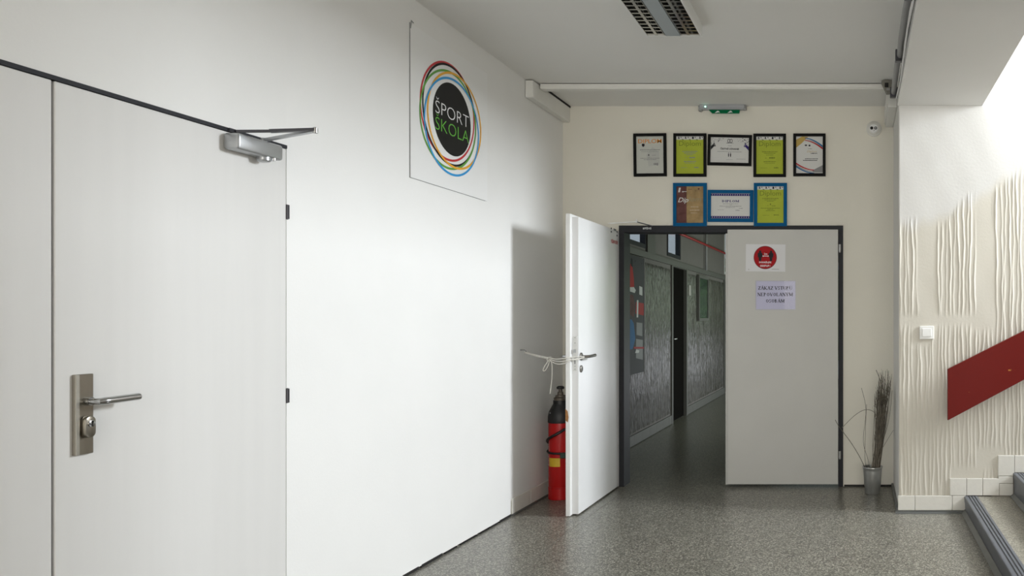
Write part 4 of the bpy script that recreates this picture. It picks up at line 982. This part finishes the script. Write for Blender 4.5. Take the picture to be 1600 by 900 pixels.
rp = obj('red_pipe', MB().tube([(XL+.035, 6.36, 2.365), (XL+.035, 16.98, 2.44)], .016, 12), M['redpipe'], smooth=True)
tag(rp, 'thin red pipe running along the upper corridor wall beyond the doorway', 'pipe')
vpipe = obj('grey_pipe', MB().tube([(XL+.02, 11.95, 2.03), (XL+.02, 11.95, HC)], .016, 10), M['conduit'], smooth=True)
tag(vpipe, 'thin vertical grey pipe above the glazed cabinet in the corridor', 'pipe')
# glazed cabinet / notice case
gc = empty('notice_case', (XL, 11.75, 1.27), 'narrow glazed notice case on the ridged corridor wall', 'notice case')
f = MB(); a_, b_, z0, z1 = 11.38, 12.12, 1.27, 1.93
for (y0, y1, q0, q1) in ((a_, b_, z0, z0+.04), (a_, b_, z1-.04, z1), (a_, a_+.05, z0+.04, z1-.04), (b_-.05, b_, z0+.04, z1-.04)): f.box(XL-.004, XL+.03, y0, y1, q0, q1)
obj('case_frame', f, M['cjamb'], gc)
obj('case_back', MB().box(XL-.006, XL+.01, a_+.05, b_-.05, z0+.04, z1-.04), M['board'], gc)
obj('case_glass', MB().box(XL+.018, XL+.022, a_+.05, b_-.05, z0+.04, z1-.04), M['glass'], gc)
sg2 = obj('small_sign', MB().box(XL-.008, XL+.006, 10.80, 10.93, 1.62, 1.76), M['cream']); tag(sg2, 'small pale plate on the corridor wall right of the dark doorway', 'sign')
# notice board with pinned prints behind the door frame
nb = empty('notice_board', (XL, 8.0, .75), 'tall grey notice board with coloured prints just inside the corridor', 'notice board')
obj('board_panel', MB().box(XL-.002, XL+.014, 7.45, 8.50, .74, 1.95), M['board'], nb)
obj('board_edge', MB().box(XL-.002, XL+.018, 8.50, 8.515, .74, 1.955), M['conduit'], nb)
nm = left_plane(XL+.0145, 8.0, 0)
def pin(nmn, pts, m, d=.001): obj(nmn, MB(nm).poly([(p[0], p[1], d) for p in pts]), M[m], nb)
pin('figure_print', [(-.08,1.62),(.0,1.60),(.12,1.62),(.10,1.72),(.05,1.84),(-.02,1.86)], 'redink')
pin('figure_print', [(.0,1.84),(.06,1.83),(.06,1.91),(.01,1.92)], 'ink', .002)
pin('paper_strip', [(-.1,1.585),(.13,1.57),(.17,1.60),(.10,1.63),(-.1,1.62)], 'paper', .0025)
pin('red_print', [(.16,1.36),(.48,1.34),(.48,1.47),(.18,1.48)], 'redprint')
pin('small_photo', [(.30,1.56),(.42,1.55),(.42,1.64),(.30,1.65)], 'paper', .002)
pin('small_photo', [(.20,1.32),(.26,1.32),(.27,1.50),(.21,1.50)], 'paper', .002)
pin('figure_print', [(-.08,1.36),(.10,1.32),(.14,1.45),(.08,1.55),(-.05,1.55)], 'brown')
pin('blue_poster', [(-.4,.98),(.06,1.0),(.16,1.10),(.10,1.26),(.02,1.30),(-.4,1.30)], 'blueink')
pin('pale_page', [(.20,1.14),(.42,1.12),(.42,1.26),(.20,1.27)], 'inkgrey')
pin('pale_page', [(.18,.90),(.44,.87),(.44,1.08),(.18,1.10)], 'inkgrey')
pin('red_print', [(.10,1.00),(.48,.985),(.48,1.005),(.10,1.02)], 'redprint', .002)
pin('white_print', [(.14,.955),(.28,.95),(.30,.975),(.18,.99)], 'paper', .003)
for q in ((.15, 1.90), (.40, 1.89)): obj('drawing_pin', MB(nm).disc(q, .010, .002, 10), M['ink'], nb)

# end of the corridor: glazed door to the outside
ew = MB(); gx0, gx1 = -1.75, -.30
ew.box(XL-.3, gx0, YE_, YE_+.2, 0, HC); ew.box(gx1, CX1+.2, YE_, YE_+.2, 0, HC); ew.box(gx0, gx1, YE_, YE_+.2, 2.5, HC)
struct('wall_corridor_end', ew, M['cwall'])
window('window_6', ((gx0+gx1)/2, YE_+.1, 0), plane_mtx((gx0, YE_+.1, 0), (1,0,0), (0,0,1)), gx1-gx0, 2.5, 2, 1, t=.07)
struct('ground', MB().box(-14, 12, YE_+.2, 34, -.1, -.02), M['pavement'])
random.seed(5)
hb = MB(); 
for k in range(420):
    cx, cyy, cz = random.uniform(-6.5, 4.5), 25+random.uniform(-.5, .5), random.uniform(.3, 2.9); s_ = random.uniform(.22, .42)
    pts = [Vector((random.gauss(0,1), random.gauss(0,1), random.gauss(0,1))).normalized()*s_*random.uniform(.7, 1) for _ in range(6)]
    for i in range(6):
        q = pts[i]; r1 = q.cross(Vector((.3,.5,.8))).normalized()*.16; hb.poly([(cx+q.x-r1.x, cyy+q.y-r1.y, max(cz+q.z-r1.z, 0)), (cx+q.x*1.2, cyy+q.y*1.2, max(cz+q.z*1.2, 0)+.14), (cx+q.x+r1.x, cyy+q.y+r1.y, max(cz+q.z+r1.z, 0))])
hb.box(-6.6, 4.6, 25-.25, 25+.25, -.02, 2.5)
hd = obj('hedge', hb, M['hedge'], kind='stuff'); tag(hd, 'green hedge outside the glazed end of the corridor', 'hedge')
